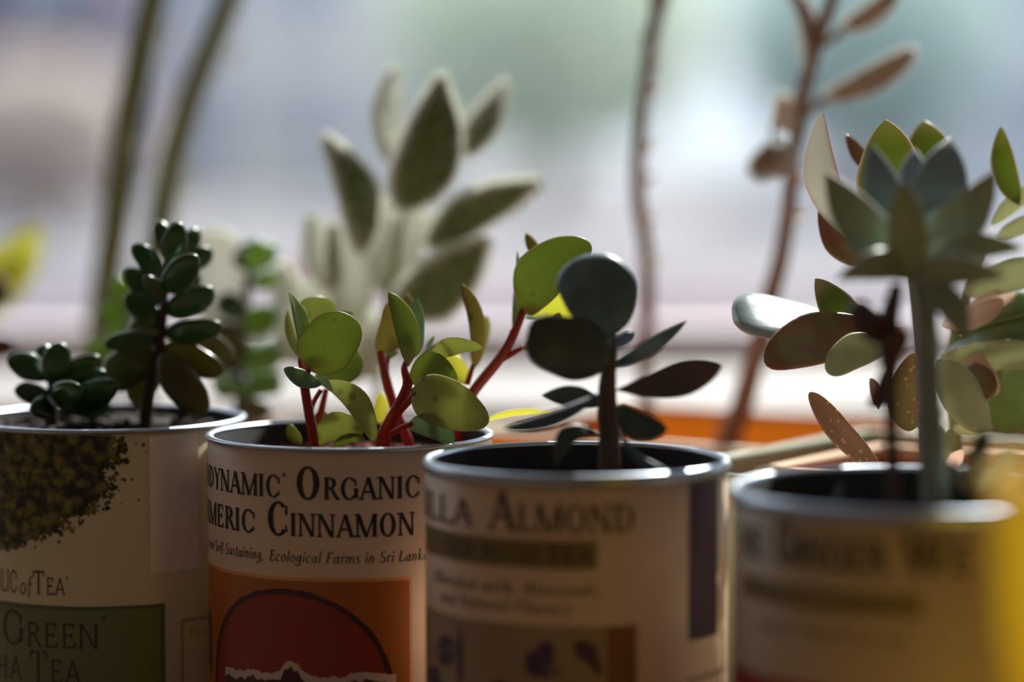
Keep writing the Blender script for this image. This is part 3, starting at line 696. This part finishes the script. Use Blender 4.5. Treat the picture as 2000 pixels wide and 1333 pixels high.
B.stem([(748, 862, 846, 30), (762, 826, 844, 27), (782, 790, 842, 25), (796, 752, 842, 21), (790, 722, 844, 14), (794, 706, 846, 11)], M['redstem'], t2.soilz-.004)
B.stem([(782, 800, 842, 16), (800, 782, 838, 15), (816, 768, 834, 12)], M['redstem'], name='petiole')
B.stem([(766, 846, 842, 14), (784, 836, 836, 12), (803, 829, 832, 10)], M['redstem'], name='petiole')
B.stem([(798, 866, 866, 20), (772, 800, 864, 19), (757, 750, 862, 18), (742, 686, 862, 15)], M['redstem'], t2.soilz-.004, name='side_stem')
B.stem([(757, 752, 862, 10), (756, 715, 864, 9), (760, 695, 864, 8)], M['redstem'], name='petiole')
for a in [
 (743, 690, 862, 772, 586, 860, 62, GO, -10, .08, -.14, (.5, .5)),
 (772, 680, 868, 796, 574, 872, 46, GO, 24, .05, -.1, (.6, .7)),
 (798, 716, 845, 759, 571, 842, 52, G, 24, .06, -.06, (.75, .7)),
 (806, 700, 850, 814, 582, 852, 46, GB, 12, .06, .04, (.5, .75)),
 (832, 680, 862, 848, 655, 862, 12, GB, 40, 0, 0, (.7, .8)),
 (822, 697, 862, 886, 664, 864, 28, GB, 55, 0, .05, (.7, .7)),
 (840, 704, 848, 941, 678, 838, 40, GY, 24, .05, .16, (.7, .6)),
 (800, 742, 842, 894, 738, 838, 66, G, 16, .06, .26, (.5, .5)),
 (806, 764, 836, 955, 824, 822, 98, GY, 10, .1, .03, (.45, .48)),
 (798, 830, 834, 888, 860, 826, 52, GB, 18, .06, .14, (.55, .5)),
 (742, 828, 872, 744, 766, 874, 30, GYY, 10, 0, 0, (.5, .6)),
 (744, 700, 866, 778, 688, 866, 18, GB, 40, 0, 0, (.7, .7)),
 (910, 752, 872, 872, 692, 876, 44, GYY, 6, 0, 0, (.6, .5)),
]: B.leaf(*a[:12], th=.13)
C = Plant('red_stem_succulent', rp(890, 862, t2), 'red-stemmed succulent leaning right over the turmeric tin rim', group='red-stemmed succulents in the turmeric tin')
C.stem([(893, 862, 862, 22), (905, 800, 862, 22), (930, 758, 860, 21), (976, 702, 858, 20), (1002, 655, 857, 18), (1024, 602, 856, 15)], M['redstem'], t2.soilz-.004)
C.stem([(976, 704, 858, 15), (996, 694, 858, 13), (1020, 680, 858, 10)], M['redstem'], name='petiole')
C.stem([(912, 752, 862, 12), (919, 730, 862, 11), (925, 712, 862, 8)], M['redstem'], name='petiole')
C.stem([(992, 672, 857, 10), (1000, 645, 857, 8)], M['redstem'], name='petiole')
for a in [
 (1022, 606, 854, 1152, 474, 842, 104, G, -12, .1, .10, (.40, .46)),
 (1026, 602, 862, 1164, 512, 862, 110, GYY, 16, .06, -.17, (.42, .45)),
 (1050, 505, 864, 1027, 456, 866, 28, GO, 30, 0, 0, (.6, .8)),
 (1001, 640, 858, 1010, 491, 858, 24, GB, 45, 0, -.03, (.7, .8)),
 (1006, 634, 866, 1020, 520, 872, 24, GYY, 20, 0, 0, (.6, .7)),
 (1020, 620, 866, 1112, 606, 880, 96, GB, -64, 0, .03, (.5, .4)),
 (1018, 684, 858, 1094, 612, 856, 34, GO, 28, .03, -.08, (.6, .5)),
 (926, 722, 862, 901, 555, 858, 38, GO, 30, .06, -.07, (.75, .6)),
 (926, 720, 874, 950, 618, 878, 44, GY, 40, 0, .05, (.6, .5)),
 (948, 822, 860, 1078, 808, 852, 26, GYY, 58, .05, .12, (.7, .7)),
]: C.leaf(*a[:12], th=.13)

# ---- dark crassula in the vanilla tin
M['brownstem'] = plain('brown_stem', (96, 78, 66), .75, noise=.35, scale=160, bump=.6)
K = leafmat('dark_blue_leaf', (76, 102, 110), (104, 130, 138), (104, 92, 104), .965, (60, 80, 40), .05, rough=.34)
KD = leafmat('black_green_leaf', (58, 68, 58), (76, 82, 70), (140, 130, 138), .965, (70, 80, 30), .05, rough=.42)
KB = leafmat('bronze_leaf', (104, 78, 74), (82, 70, 64), (70, 56, 60), .96, (90, 50, 30), .1, rough=.5, spots=((60, 44, 44), 110, .12))
KL = leafmat('slate_leaf', (78, 92, 116), (68, 82, 100), (70, 66, 92), .96, (60, 80, 60), .05, rough=.4)
T = Plant('crassula_plant', rp(1188, 792, t3)[:2]+(t3.soilz,), 'dark blue-green crassula with round leaves in the Vanilla Almond tin')
T.stem([(1190, 912, 788, 46), (1190, 850, 788, 44), (1186, 790, 788, 40), (1188, 730, 787, 32), (1193, 690, 786, 26), (1196, 655, 786, 18)], M['brownstem'], t3.soilz-.004, bump=.12)
for a in [
 (1200, 655, 782, 1122, 507, 788, 146, K, -6, .10, -.08, (.40, .34), .2, -.22),
 (1194, 690, 784, 1029, 658, 774, 124, KD, 4, .08, .03, (.42, .36), .14, -.12),
 (1194, 676, 790, 1240, 652, 794, 32, KL, 40, 0, 0, (.6, .5), .4),
 (1194, 714, 790, 1341, 627, 796, 38, K, 40, .02, -.03, (.6, .75), .3),
 (1196, 762, 786, 1410, 712, 780, 70, KB, 12, .02, -.04, (1.25, .72), .22),
 (1176, 792, 790, 1058, 773, 800, 46, KD, 22, .03, -.04, (.6, .8), .25),
 (1172, 768, 782, 986, 838, 764, 34, KL, 16, .03, .07, (.8, .5), .3),
 (1206, 800, 784, 1303, 840, 776, 62, KD, 16, .05, -.1, (.5, .6), .2),
 (1212, 838, 782, 1312, 922, 770, 30, K, 50, .05, -.1, (.7, .7), .3),
 (1172, 850, 784, 1084, 910, 774, 40, KD, 8, .05, -.26, (.6, .6), .25),
]: T.leaf(*a[:12], th=a[12], cup=(a[13] if len(a) > 13 else 0))

# ---- jade stems in the cream tin
J = leafmat('jade_leaf', (34, 66, 40), (50, 84, 52), (60, 80, 60), .97, (90, 130, 20), .12, rough=.3, coat=.5)
JB = leafmat('bronze_jade_leaf', (62, 66, 34), (84, 72, 44), (100, 74, 50), .96, (130, 120, 20), .18, rough=.34, coat=.3)
JL = leafmat('bright_jade_leaf', (90, 128, 56), (110, 144, 70), (126, 140, 90), .97, (160, 196, 70), .34, rough=.16, coat=1.0)
M['jadestem'] = plain('jade_stem', (62, 46, 44), .7, noise=.3, scale=160, bump=.5)
JA = Plant('jade_plant', rp(285, 888, t1), 'tall dark green jade stem standing in the cream tin')
JA.stem([(285, 812, 888, 26), (294, 760, 888, 24), (306, 700, 888, 22), (316, 640, 888, 20), (322, 560, 888, 17), (332, 500, 888, 15), (338, 462, 888, 12)], M['jadestem'], t1.soilz-.004, bump=.1)
for a in [
 (326, 495, 892, 308, 430, 896, 32, J, 10), (334, 512, 880, 348, 434, 876, 44, J, 5), (342, 505, 892, 388, 448, 898, 34, J, 15),
 (320, 550, 890, 260, 478, 886, 40, J, 12), (338, 530, 896, 415, 490, 900, 40, J, 10), (322, 568, 880, 384, 500, 866, 54, J, 8),
 (318, 596, 892, 244, 526, 892, 42, J, 12), (322, 590, 882, 282, 540, 872, 30, J, 8), (312, 642, 890, 246, 574, 888, 42, J, 12),
 (324, 612, 890, 418, 566, 886, 50, J, 12), (324, 654, 888, 434, 636, 880, 46, J, 16), (310, 666, 888, 203, 674, 882, 38, J, 18),
 (318, 678, 890, 438, 726, 882, 54, JB, 12), (306, 684, 890, 205, 748, 896, 74, JB, 8), (314, 694, 884, 404, 808, 874, 62, JB, 12),
 (326, 640, 900, 458, 704, 910, 60, JB, 10), (320, 660, 900, 250, 640, 905, 50, JB, 10), (308, 700, 896, 260, 790, 900, 56, JB, 10),
 (330, 560, 900, 392, 540, 906, 44, J, 10), (318, 620, 900, 262, 610, 906, 44, J, 10),
]: JA.leaf(*a[:6], a[6]*1.16, *a[7:9], bend=.05, side=0, ab=(.55, .5), th=.42)
JC = Plant('jade_plant', rp(100, 888, t1), 'short dark green jade rosette low in the cream tin')
JC.stem([(100, 812, 888, 26), (102, 770, 888, 24), (104, 740, 888, 18)], M['jadestem'], t1.soilz-.004)
for a in [
 (100, 752, 890, 82, 672, 892, 34, J, 10), (108, 752, 884, 116, 668, 882, 46, J, 0), (96, 738, 888, 14, 700, 884, 44, J, 18),
 (100, 782, 886, 28, 762, 880, 36, J, 20), (112, 750, 888, 196, 698, 884, 44, J, 16), (116, 760, 886, 210, 730, 882, 44, J, 16),
 (120, 795, 884, 232, 748, 874, 50, J, 14), (108, 775, 878, 160, 760, 862, 46, J, 10), (104, 800, 880, 60, 800, 866, 40, J, 16), (130, 790, 892, 216, 790, 894, 46, J, 12),
]: JC.leaf(*a[:6], a[6]*1.25, *a[7:9], bend=.06, side=0, ab=(.55, .5), th=.42)
# ---- brighter jade stems behind
JD = Plant('jade_plant', (P(470, 800, 1008).x, 1.006, .091), 'bright green jade stem with sunlit glints behind the cream tin')
JD.stem([(468, 790, 1008, 24), (470, 720, 1008, 22), (476, 640, 1008, 20), (484, 560, 1008, 17), (494, 500, 1008, 13)], M['jadestem'], .088)
for a in [
 (490, 530, 1008, 478, 472, 1010, 34, J, 10), (494, 532, 1002, 506, 468, 1000, 42, JL, 0), (500, 525, 1010, 536, 478, 1014, 34, JL, 15), (486, 528, 1006, 462, 492, 1004, 30, J, 0),
 (492, 556, 1006, 540, 536, 1004, 36, JL, 20), (478, 618, 1006, 424, 582, 1004, 46, J, 10), (482, 650, 1006, 545, 612, 1004, 60, JL, -40), (470, 690, 1006, 416, 636, 1000, 52, JB, 12),
 (474, 712, 1006, 552, 694, 1000, 92, JL, -62), (470, 756, 1006, 420, 762, 1000, 80, JL, 62), (474, 764, 1006, 552, 752, 1002, 84, JL, -62), (466, 720, 1010, 400, 700, 1012, 50, JB, 14),
 (470, 790, 1000, 530, 800, 990, 40, JB, 30),
]: JD.leaf(*a[:6], a[6]*1.14, *a[7:9], bend=.06, side=0, ab=(.55, .5), th=.42)
JE = Plant('jade_plant', (P(258, 800, 1006).x+.02, 1.010, .091), 'small bright jade stem peeking out behind the tall dark one')
JE.stem([(262, 790, 1006, 20), (255, 720, 1006, 18), (250, 640, 1006, 16), (246, 580, 1006, 12)], M['jadestem'], .088)
for a in [
 (246, 600, 1006, 226, 540, 1006, 40, JL, 10), (250, 610, 1006, 268, 545, 1006, 34, JL, 10), (248, 640, 1004, 194, 600, 1002, 44, JL, 20),
 (250, 680, 1004, 200, 655, 1002, 44, JL, 20), (254, 720, 1002, 160, 676, 998, 44, JL, 26), (256, 700, 1004, 300, 640, 1004, 44, JL, 12),
]: JE.leaf(*a[:6], a[6]*1.14, *a[7:9], bend=.06, side=0, ab=(.55, .5), th=.42)

# ---- felted plant
FZm = translucent(plain('white_fuzz', (236, 236, 226), .6), (245, 245, 235), .5)
FL = leafmat('felt_leaf', (84, 104, 58), (102, 118, 74), (226, 230, 218), .84, (110, 130, 50), .04, rough=.8)  # white margin paints the sunlit rim around the green felt
FP = leafmat('sun_painted_felt_leaf', (190, 200, 180), (210, 216, 200), (236, 238, 230), .93, (244, 242, 234), .62, rough=.8)  # pale colour stands in for sun on the same plant's leaves
M['feltstem'] = plain('felt_stem', (150, 160, 130), .9, noise=.1, scale=100)
F = Plant('felted_plant', (-.056, 1.128, .088), 'pale felted succulent with fuzzy leaves edged in painted sunlight behind the turmeric tin')
F.stem([(738, 830, 1116, 22), (740, 720, 1045, 20), (748, 640, 1013, 20), (765, 560, 1003, 18), (780, 470, 995, 14), (790, 400, 990, 10)], M['feltstem'], .084)
hr = (9000, .0030, FZm)
for a in [
 (788, 405, 987, 862, 150, 975, 128, FL, 14, .06, -.04, (.62, .95)),
 (772, 320, 997, 768, 138, 1015, 62, FP, 48, -.05, .05, (.65, .95)),
 (886, 300, 1000, 984, 166, 1015, 60, FL, 30, .04, -.04, (.65, .95)),
 (708, 490, 995, 634, 270, 985, 84, FL, 22, .06, -.08, (.7, .95)),
 (836, 478, 997, 1048, 358, 985, 88, FL, 22, .05, .09, (.75, .95)),
 (780, 600, 1001, 950, 474, 983, 116, FL, 12, .05, -.04, (.65, .9)),
 (648, 570, 1017, 612, 424, 1023, 56, FP, 30, 0, .05, (.65, .9)),
 (682, 630, 1005, 690, 460, 1015, 70, FP, 10, 0, 0, (.65, .9)),
 (752, 570, 1015, 748, 392, 1029, 60, FP, 16, 0, 0, (.6, .5)),
 (772, 570, 1017, 812, 412, 1031, 60, FP, -16, 0, 0, (.6, .5)),
 (650, 560, 1001, 652, 440, 997, 30, FL, 30, 0, 0, (.65, .9)),
 (740, 640, 1017, 606, 560, 1029, 70, FP, 30, 0, .1, (.65, .9)),
 (750, 650, 1009, 690, 740, 995, 60, FP, 20, .05, 0, (.65, .9)),
]: F.leaf(*a[:12], th=.55, hair=hr)
F.stem([(742, 740, 1019, 12), (640, 720, 1013, 11), (520, 690, 1007, 10), (452, 640, 1005, 9)], M['feltstem'], name='side_stem')
F.leaf(446, 640, 1005, 420, 458, 1015, 124, FP, 12, .04, .08, (.5, .5), th=.2, hair=hr)
F.leaf(560, 700, 1009, 548, 520, 1017, 60, FP, 30, .04, -.05, (.5, .5), th=.2, hair=hr)
M['pinkstem'] = translucent(plain('pink_stem', (196, 120, 120), .5, noise=.1, scale=100), (230, 120, 120), .3)
F.stem([(640, 700, 1116, 14), (606, 600, 1118, 13), (572, 500, 1120, 11)], M['pinkstem'], name='flower_stalk')
F.stem([(636, 690, 1120, 14), (590, 600, 1124, 13), (578, 560, 1126, 11)], M['pinkstem'], name='flower_stalk')

# ---- tall green stems
M['greenstem'] = plain('green_stem', (142, 152, 104), .45, noise=.2, scale=60)
M['scar'] = plain('pale_scar', (226, 214, 200), .25)
def tall(px_pts, label, nodes):
    r = P(*px_pts[0][:3]); q = Plant('stem_cactus', (r.x, r.y, .08), label, group='tall green stems in one clay pot')
    q.stem(px_pts, M['greenstem'], .076, m=12)
    for (x, y, d, s) in nodes:
        q.leaf(x-8, y+14, d, x+8, y-16, d-3, s, M['scar'] if False else SC, 10, 0, 0, (.5, .5), th=.5, name='leaflet')
SC = leafmat('pale_leaflet', (205, 205, 180), (220, 205, 190), None, .9, (220, 215, 180), .3, rough=.2, coat=.5)  # pale tone paints the highlights on small lit leaf scars
tall([(192, 720, 1195, 60), (207, 560, 1195, 60), (230, 400, 1195, 60), (243, 280, 1195, 62), (264, 160, 1195, 62), (290, 40, 1195, 60), (314, -80, 1195, 56)], 'tall thick green stem nearest the left edge, out of focus', [(262, 290, 1190, 20), (330, 70, 1192, 12), (200, 370, 1192, 12)])
tall([(276, 720, 1202, 56), (292, 560, 1202, 56), (312, 440, 1202, 58), (340, 300, 1202, 58), (376, 180, 1202, 56), (424, 60, 1202, 54), (470, -60, 1202, 50)], 'tall thick green stem rising behind the dark jade, out of focus', [(368, 365, 1196, 16), (462, 105, 1196, 14)])

# ---- plant at the left edge
YL = leafmat('lime_leaf', (190, 192, 96), (205, 200, 120), None, .9, (232, 232, 110), .5, rough=.4)
DR = leafmat('maroon_leaf', (70, 36, 32), (90, 50, 40), None, .9, (120, 40, 20), .1, rough=.5)
Y = Plant('leafy_plant', (-.256, 1.120, .088), 'yellow-green leafy plant with dark maroon buds cut by the left edge')
Y.stem([(-190, 840, 1125, 20), (-150, 700, 1150, 18), (-118, 620, 1180, 15)], M['jadestem'], .084)
Y.leaf(-120, 640, 1180, 76, 446, 1190, 110, YL, 20, .04, -.05, (.6, .6), th=.08)
Y.leaf(-130, 560, 1180, 56, 500, 1190, 90, YL, 40, .04, -.1, (.6, .6), th=.08)
Y.leaf(-60, 590, 1080, 16, 560, 1075, 60, DR, 10, 0, 0, (.5, .3), th=.5, name='bud')
Y.leaf(-70, 690, 1070, 34, 672, 1062, 54, DR, 10, 0, 0, (.5, .3), th=.5, name='bud')
Y.stem([(-150, 720, 1120, 12), (-90, 700, 1090, 11), (-60, 692, 1072, 10)], M['jadestem'], name='stem_branch')
Y.stem([(-130, 660, 1120, 12), (-90, 620, 1095, 11), (-55, 588, 1081, 10)], M['jadestem'], name='stem_branch')

# ---- tall brown stems in the orange box
M['tallstem'] = plain('woody_stem', (146, 118, 106), .7, noise=.3, scale=120, bump=.6)
HB = leafmat('fuzzy_brown_leaf', (150, 130, 118), (176, 152, 138), (222, 206, 194), .9, (200, 170, 150), .12, rough=.8)
HP = leafmat('pale_bud_leaf', (208, 188, 174), (222, 202, 188), (236, 220, 208), .93, (240, 220, 205), .35, rough=.6)
hb = (2400, .0018, FZm)
b1 = P(1262, 800, 1090); S1 = Plant('leggy_succulent', (b1.x, b1.y, .074), 'bare brown stem rising from the orange box beside the dark crassula')
S1.stem([(1262, 806, 1090, 30), (1260, 700, 1088, 30), (1264, 600, 1085, 30), (1262, 490, 1082, 30), (1248, 400, 1080, 29), (1246, 330, 1078, 29), (1256, 220, 1075, 28), (1268, 110, 1072, 28), (1278, 50, 1070, 30), (1292, 0, 1068, 30), (1308, -60, 1066, 26)], M['tallstem'], .072, bump=.08)
for (x, y) in [(1282, 126), (1283, 178), (1268, 285), (1270, 345), (1272, 430), (1278, 510)]: S1.leaf(x-10, y+8, 1076, x+8, y-6, 1072, 16, HP, 0, 0, 0, (.5, .5), th=.6, name='node_scar')
S1.leaf(1276, 70, 1070, 1252, 74, 1068, 18, HB, 0, 0, 0, (.5, .5), th=.6, name='node_scar')
S1.leaf(1284, 30, 1069, 1268, -60, 1068, 26, HP, 20, 0, 0, (.6, .5), th=.4)
b2 = P(1420, 870, 1060); S2 = Plant('leggy_succulent', (b2.x, b2.y, .074), 'tall brown stem with fuzzy drooping leaves behind the pink-edged rosettes')
S2.stem([(1422, 868, 1060, 52), (1450, 790, 1055, 46), (1480, 680, 1048, 42), (1502, 590, 1042, 38), (1526, 500, 1036, 34), (1540, 410, 1030, 32), (1549, 300, 1025, 31), (1568, 187, 1020, 30), (1597, 75, 1015, 29), (1624, 0, 1010, 27), (1645, -70, 1006, 24)], M['tallstem'], .072, bump=.08)
S2.stem([(1572, 225, 1022, 14), (1600, 200, 1016, 15), (1626, 180, 1012, 16)], HP if False else M['tallstem'], name='petiole')
S2.leaf(1616, 188, 1012, 1784, 98, 1000, 58, HB, 34, .03, -.04, (.4, .35), th=.5, hair=hb)
S2.stem([(1600, 90, 1014, 14), (1632, 70, 1010, 15), (1656, 46, 1008, 16)], M['tallstem'], name='petiole')
S2.leaf(1648, 54, 1008, 1752, -22, 1000, 48, HB, 34, .03, -.04, (.4, .35), th=.5, hair=hb)
S2.leaf(1577, 142, 1016, 1536, -30, 1020, 42, HB, 40, .03, -.1, (.8, .5), th=.4, hair=hb)
S2.leaf(1574, 130, 1022, 1572, 10, 1030, 30, HP, 20, .03, 0, (.8, .5), th=.4, hair=hb)  # separate pale leaf painting the sunlit side of the drooping one
S2.stem([(1566, 190, 1020, 10), (1540, 205, 1018, 12), (1512, 235, 1016, 11), (1508, 280, 1016, 10)], M['tallstem'], name='petiole')
S2.leaf(1530, 186, 1016, 1530, 254, 1014, 40, HP, 10, 0, 0, (.5, .5), th=.5, hair=hb)
S2.leaf(1546, 300, 1016, 1468, 335, 1008, 60, HB, 10, .03, -.05, (.5, .35), th=.6, hair=hb)
S2.leaf(1520, 285, 1014, 1518, 345, 1004, 36, HP, 20, 0, 0, (.5, .5), th=.5)
for (x, y) in [(1564, 350), (1562, 420), (1552, 300)]: S2.leaf(x-8, y+8, 1026, x+8, y-6, 1022, 16, HP, 0, 0, 0, (.5, .5), th=.6, name='node_scar')

# ---- pink-edged rosettes in the terracotta box
RG = leafmat('pink_edged_leaf', (84, 104, 58), (108, 118, 78), (244, 190, 176), .84, (140, 160, 40), .34, rough=.3, coat=.3, tipc=(226, 192, 172))  # pink margin is pigment, its extra brightness paints sun from behind
RW = leafmat('pale_pink_leaf', (160, 174, 152), (190, 190, 182), (240, 160, 146), .84, (226, 222, 206), .36, rough=.26, coat=.5)
RM = leafmat('maroon_green_leaf', (130, 80, 76), (132, 132, 80), (226, 116, 112), .95, (180, 120, 76), .2, rough=.32, coat=.3)
RS = leafmat('speckled_leaf', (172, 130, 116), (150, 126, 98), (200, 132, 120), .95, (200, 140, 110), .2, rough=.4, spots=((236, 208, 156), 420, .2))
RS2 = leafmat('speckled_green_leaf', (128, 136, 70), (146, 92, 76), (216, 134, 116), .93, (200, 150, 80), .25, rough=.4, spots=((226, 196, 150), 420, .2))
RL = leafmat('light_green_leaf', (168, 176, 136), (186, 188, 152), (228, 224, 200), .93, (212, 214, 160), .3, rough=.35)
RD = leafmat('dark_green_glossy_leaf', (84, 108, 68), (112, 134, 88), (220, 222, 200), .95, (150, 170, 80), .22, rough=.25, coat=.4)
RBL = leafmat('blue_glossy_leaf', (138, 156, 164), (160, 176, 182), (180, 150, 150), .95, (180, 195, 180), .25, rough=.2, coat=.6)
RP = leafmat('rose_and_backlit_leaf', (236, 204, 190), (240, 212, 198), (244, 220, 208), .93, (252, 226, 208), .5, rough=.35)  # rose pigment on the pink tip, elsewhere painting leaves lit from behind
M['rosestem'] = plain('rose_stem', (120, 84, 66), .7, noise=.3, scale=150, bump=.5)
c1 = P(1808, 930, 868)
R = Plant('echeveria_plant', (c1.x, c1.y, .098), 'pink-edged rosette behind the front grey one, tips lit by sun')
R.stem([(1808, 912, 866, 22), (1806, 800, 864, 22), (1800, 680, 860, 24), (1790, 560, 856, 28), (1780, 470, 852, 28)], M['rosestem'], .095)
for a in [
 (1690, 475, 850, 1606, 216, 838, 84, RW, -34, .03, .12, (.65, .82)),
 (1700, 340, 868, 1652, 262, 874, 34, RM, 20, 0, 0, (.65, .82)),
 (1748, 440, 846, 1730, 234, 842, 126, RG, 4, .06, .02, (.62, .78)),
 (1800, 400, 866, 1806, 236, 872, 104, RG, 6, .05, -.05, (.62, .78)),
 (1690, 520, 856, 1600, 396, 852, 66, RM, 14, .04, .08, (.65, .82)),
 (1780, 470, 852, 1676, 440, 846, 60, RG, 30, .04, .05, (.65, .82)),
 (1990, 400, 868, 1954, 248, 862, 54, RG, 24, .04, .1, (.7, .7)),
 (1700, 660, 846, 1592, 545, 838, 84, RG, 20, .05, .1, (.62, .78)),
 (1720, 660, 850, 1432, 622, 838, 160, RBL, 60, .02, 0, (1.0, .36)),
 (1740, 660, 838, 1492, 706, 826, 100, RM, 14, .05, -.08, (.6, .42)),
 (1730, 672, 830, 1614, 726, 820, 70, RL, 12, .05, -.06, (.45, .4)),
 (1722, 918, 846, 1580, 768, 832, 52, RS, 16, .05, .05, (.75, .5)),
 (1774, 842, 842, 1784, 690, 838, 68, RS2, 10, .04, .08, (.45, .6)),
 (1700, 740, 850, 1716, 800, 846, 34, RM, 50, 0, .1, (.65, .82)),
 (1880, 720, 860, 1944, 768, 850, 70, RM, 8, .04, -.04, (.5, .45)),
 (1900, 690, 862, 1946, 772, 858, 56, RP, 20, .04, -.04, (.5, .45)),
 (1840, 636, 860, 1960, 588, 866, 44, RP, 12, .04, -.04, (.6, .5)),
 (1880, 610, 868, 1984, 570, 872, 40, RP, 12, .04, 0, (.6, .5)),
 (1850, 918, 858, 1880, 880, 852, 30, RP, 12, 0, 0, (.5, .5)),
 (1830, 912, 852, 1858, 838, 850, 34, RL, 30, 0, 0, (.6, .5)),
]: R.leaf(*a[:12], th=.2)
c2 = P(1900, 930, 880)
R2 = Plant('broadleaf_succulent', (c2.x-.012, c2.y, .098), 'broad green leaves with pale undersides reaching out of the right edge')
R2.stem([(1870, 912, 880, 24), (1862, 800, 878, 24), (1858, 700, 876, 22), (1880, 600, 874, 20), (1920, 480, 872, 18)], M['greenstem'], .095)
for a in [
 (1838, 708, 872, 2050, 640, 862, 96, RD, -52, .03, .06, (.6, .5)),
 (1836, 700, 866, 2050, 690, 858, 62, RL, 20, .03, .02, (.6, .5)),
 (1870, 650, 876, 2040, 590, 868, 84, RD, -52, .03, .05, (.6, .5)),
 (1936, 838, 872, 2060, 700, 862, 130, RD, 10, .04, .04, (.5, .5)),
 (1935, 440, 874, 2030, 360, 870, 40, RL, 36, 0, .05, (.6, .5)),
 (1945, 470, 874, 2040, 420, 870, 44, RL, 36, 0, .05, (.6, .5)),
 (1880, 575, 872, 2050, 520, 864, 66, RL, 20, .03, .05, (.6, .5)),
 (1832, 706, 850, 1928, 842, 836, 84, RL, 8, .04, .0, (.5, .5)),
 (1870, 730, 872, 1960, 720, 870, 60, RL, 10, 0, .1, (.5, .5)),
 (1850, 850, 872, 1790, 830, 862, 40, RL, 40, 0, 0, (.6, .5)),
 (1860, 840, 872, 1940, 830, 866, 40, RL, 40, 0, 0, (.6, .5)),
]: R2.leaf(*a[:12], th=.18)

# ---- grey rosette in the ginger tin
GG = leafmat('grey_green_leaf', (140, 154, 132), (160, 170, 150), (170, 168, 164), .95, (140, 150, 110), .03, rough=.36)
GS = leafmat('slate_green_leaf', (134, 152, 166), (122, 140, 148), (160, 160, 168), .95, (110, 130, 120), .03, rough=.32)
M['palestem'] = plain('pale_stem', (136, 148, 146), .55, noise=.2, scale=120)
M['darkstem'] = plain('maroon_stem', (74, 54, 48), .6, noise=.3, scale=150)
E = Plant('echeveria_plant', rp(1822, 734, t4), 'blurred grey-green rosette on a pale stem in the nearest tin')
E.stem([(1826, 975, 734, 56), (1818, 860, 734, 52), (1812, 720, 735, 48), (1806, 600, 738, 46), (1792, 520, 742, 42), (1784, 470, 746, 34)], M['palestem'], t4.soilz-.004)
for a in [
 (1758, 520, 744, 1612, 336, 746, 92, GG, 12, .05, .05, (.65, .9)),
 (1762, 460, 758, 1702, 282, 768, 72, GS, 10, .05, .05, (.65, .9)),
 (1782, 470, 758, 1786, 290, 772, 72, GS, 6, .05, 0, (.65, .9)),
 (1778, 545, 738, 1766, 350, 732, 85, GG, 0, .06, 0, (.65, .9)),
 (1800, 470, 758, 1856, 270, 772, 110, GS, 10, .05, -.03, (.65, .9)),
 (1800, 500, 748, 1944, 334, 748, 96, GG, 16, .05, -.05, (.65, .9)),
 (1795, 515, 742, 1998, 486, 730, 62, GG, 6, .05, .10, (.6, .8)),
 (1790, 552, 738, 1966, 540, 720, 62, GG, 8, .05, .10, (.6, .8)),
 (1785, 540, 740, 1634, 548, 724, 62, GG, 8, .05, -.12, (.6, .8)),
 (1786, 500, 752, 1650, 486, 762, 60, GG, 8, .05, -.10, (.6, .8)),
 (1815, 560, 736, 1892, 672, 722, 60, GG, 10, .05, .10, (.6, .8)),
 (1790, 470, 754, 1880, 400, 764, 88, GS, 20, .05, -.05, (.65, .9)),
 (1800, 540, 754, 1700, 470, 766, 77, GG, 20, .05, .05, (.65, .9)),
 (1800, 560, 746, 1840, 610, 732, 66, GG, 10, .05, 0, (.65, .9)),
]: E.leaf(*a[:12], th=.2)
E2 = Plant('leggy_succulent', rp(1742, 720, t4), 'thin dark stem with shrivelled leaves beside the pale stem in the nearest tin')
E2.stem([(1744, 975, 718, 28), (1742, 860, 718, 26), (1740, 760, 718, 30), (1738, 690, 720, 44), (1738, 620, 722, 40), (1752, 560, 726, 26)], M['darkstem'], t4.soilz-.004, bump=.12)
for a in [
 (1734, 672, 722, 1668, 590, 732, 62, DR, 10, .05, .05, (.45, .5)),
 (1740, 700, 720, 1700, 800, 732, 46, DR, 20, .05, .1, (.6, .6)),
 (1736, 640, 722, 1690, 640, 716, 54, DR, 10, .05, .05, (.45, .5)),
 (1742, 700, 718, 1766, 640, 714, 48, DR, 10, .05, .05, (.45, .5)),
]: E2.leaf(*a[:12], th=.25)
E3 = Plant('leggy_succulent', rp(1886, 730, t4), 'small dark sprout at the right of the nearest tin')
E3.stem([(1890, 975, 732, 14), (1900, 930, 732, 13), (1912, 880, 732, 10)], M['darkstem'], t4.soilz-.004)
for a in [
 (1898, 955, 732, 1924, 838, 728, 40, KD, 20, .05, .05, (.6, .6)),
 (1900, 950, 732, 1980, 870, 732, 40, RL, 30, .05, -.05, (.6, .6)),
 (1890, 960, 730, 1850, 900, 726, 34, GG, 30, .05, .05, (.6, .6)),
]: E3.leaf(*a[:12], th=.2)
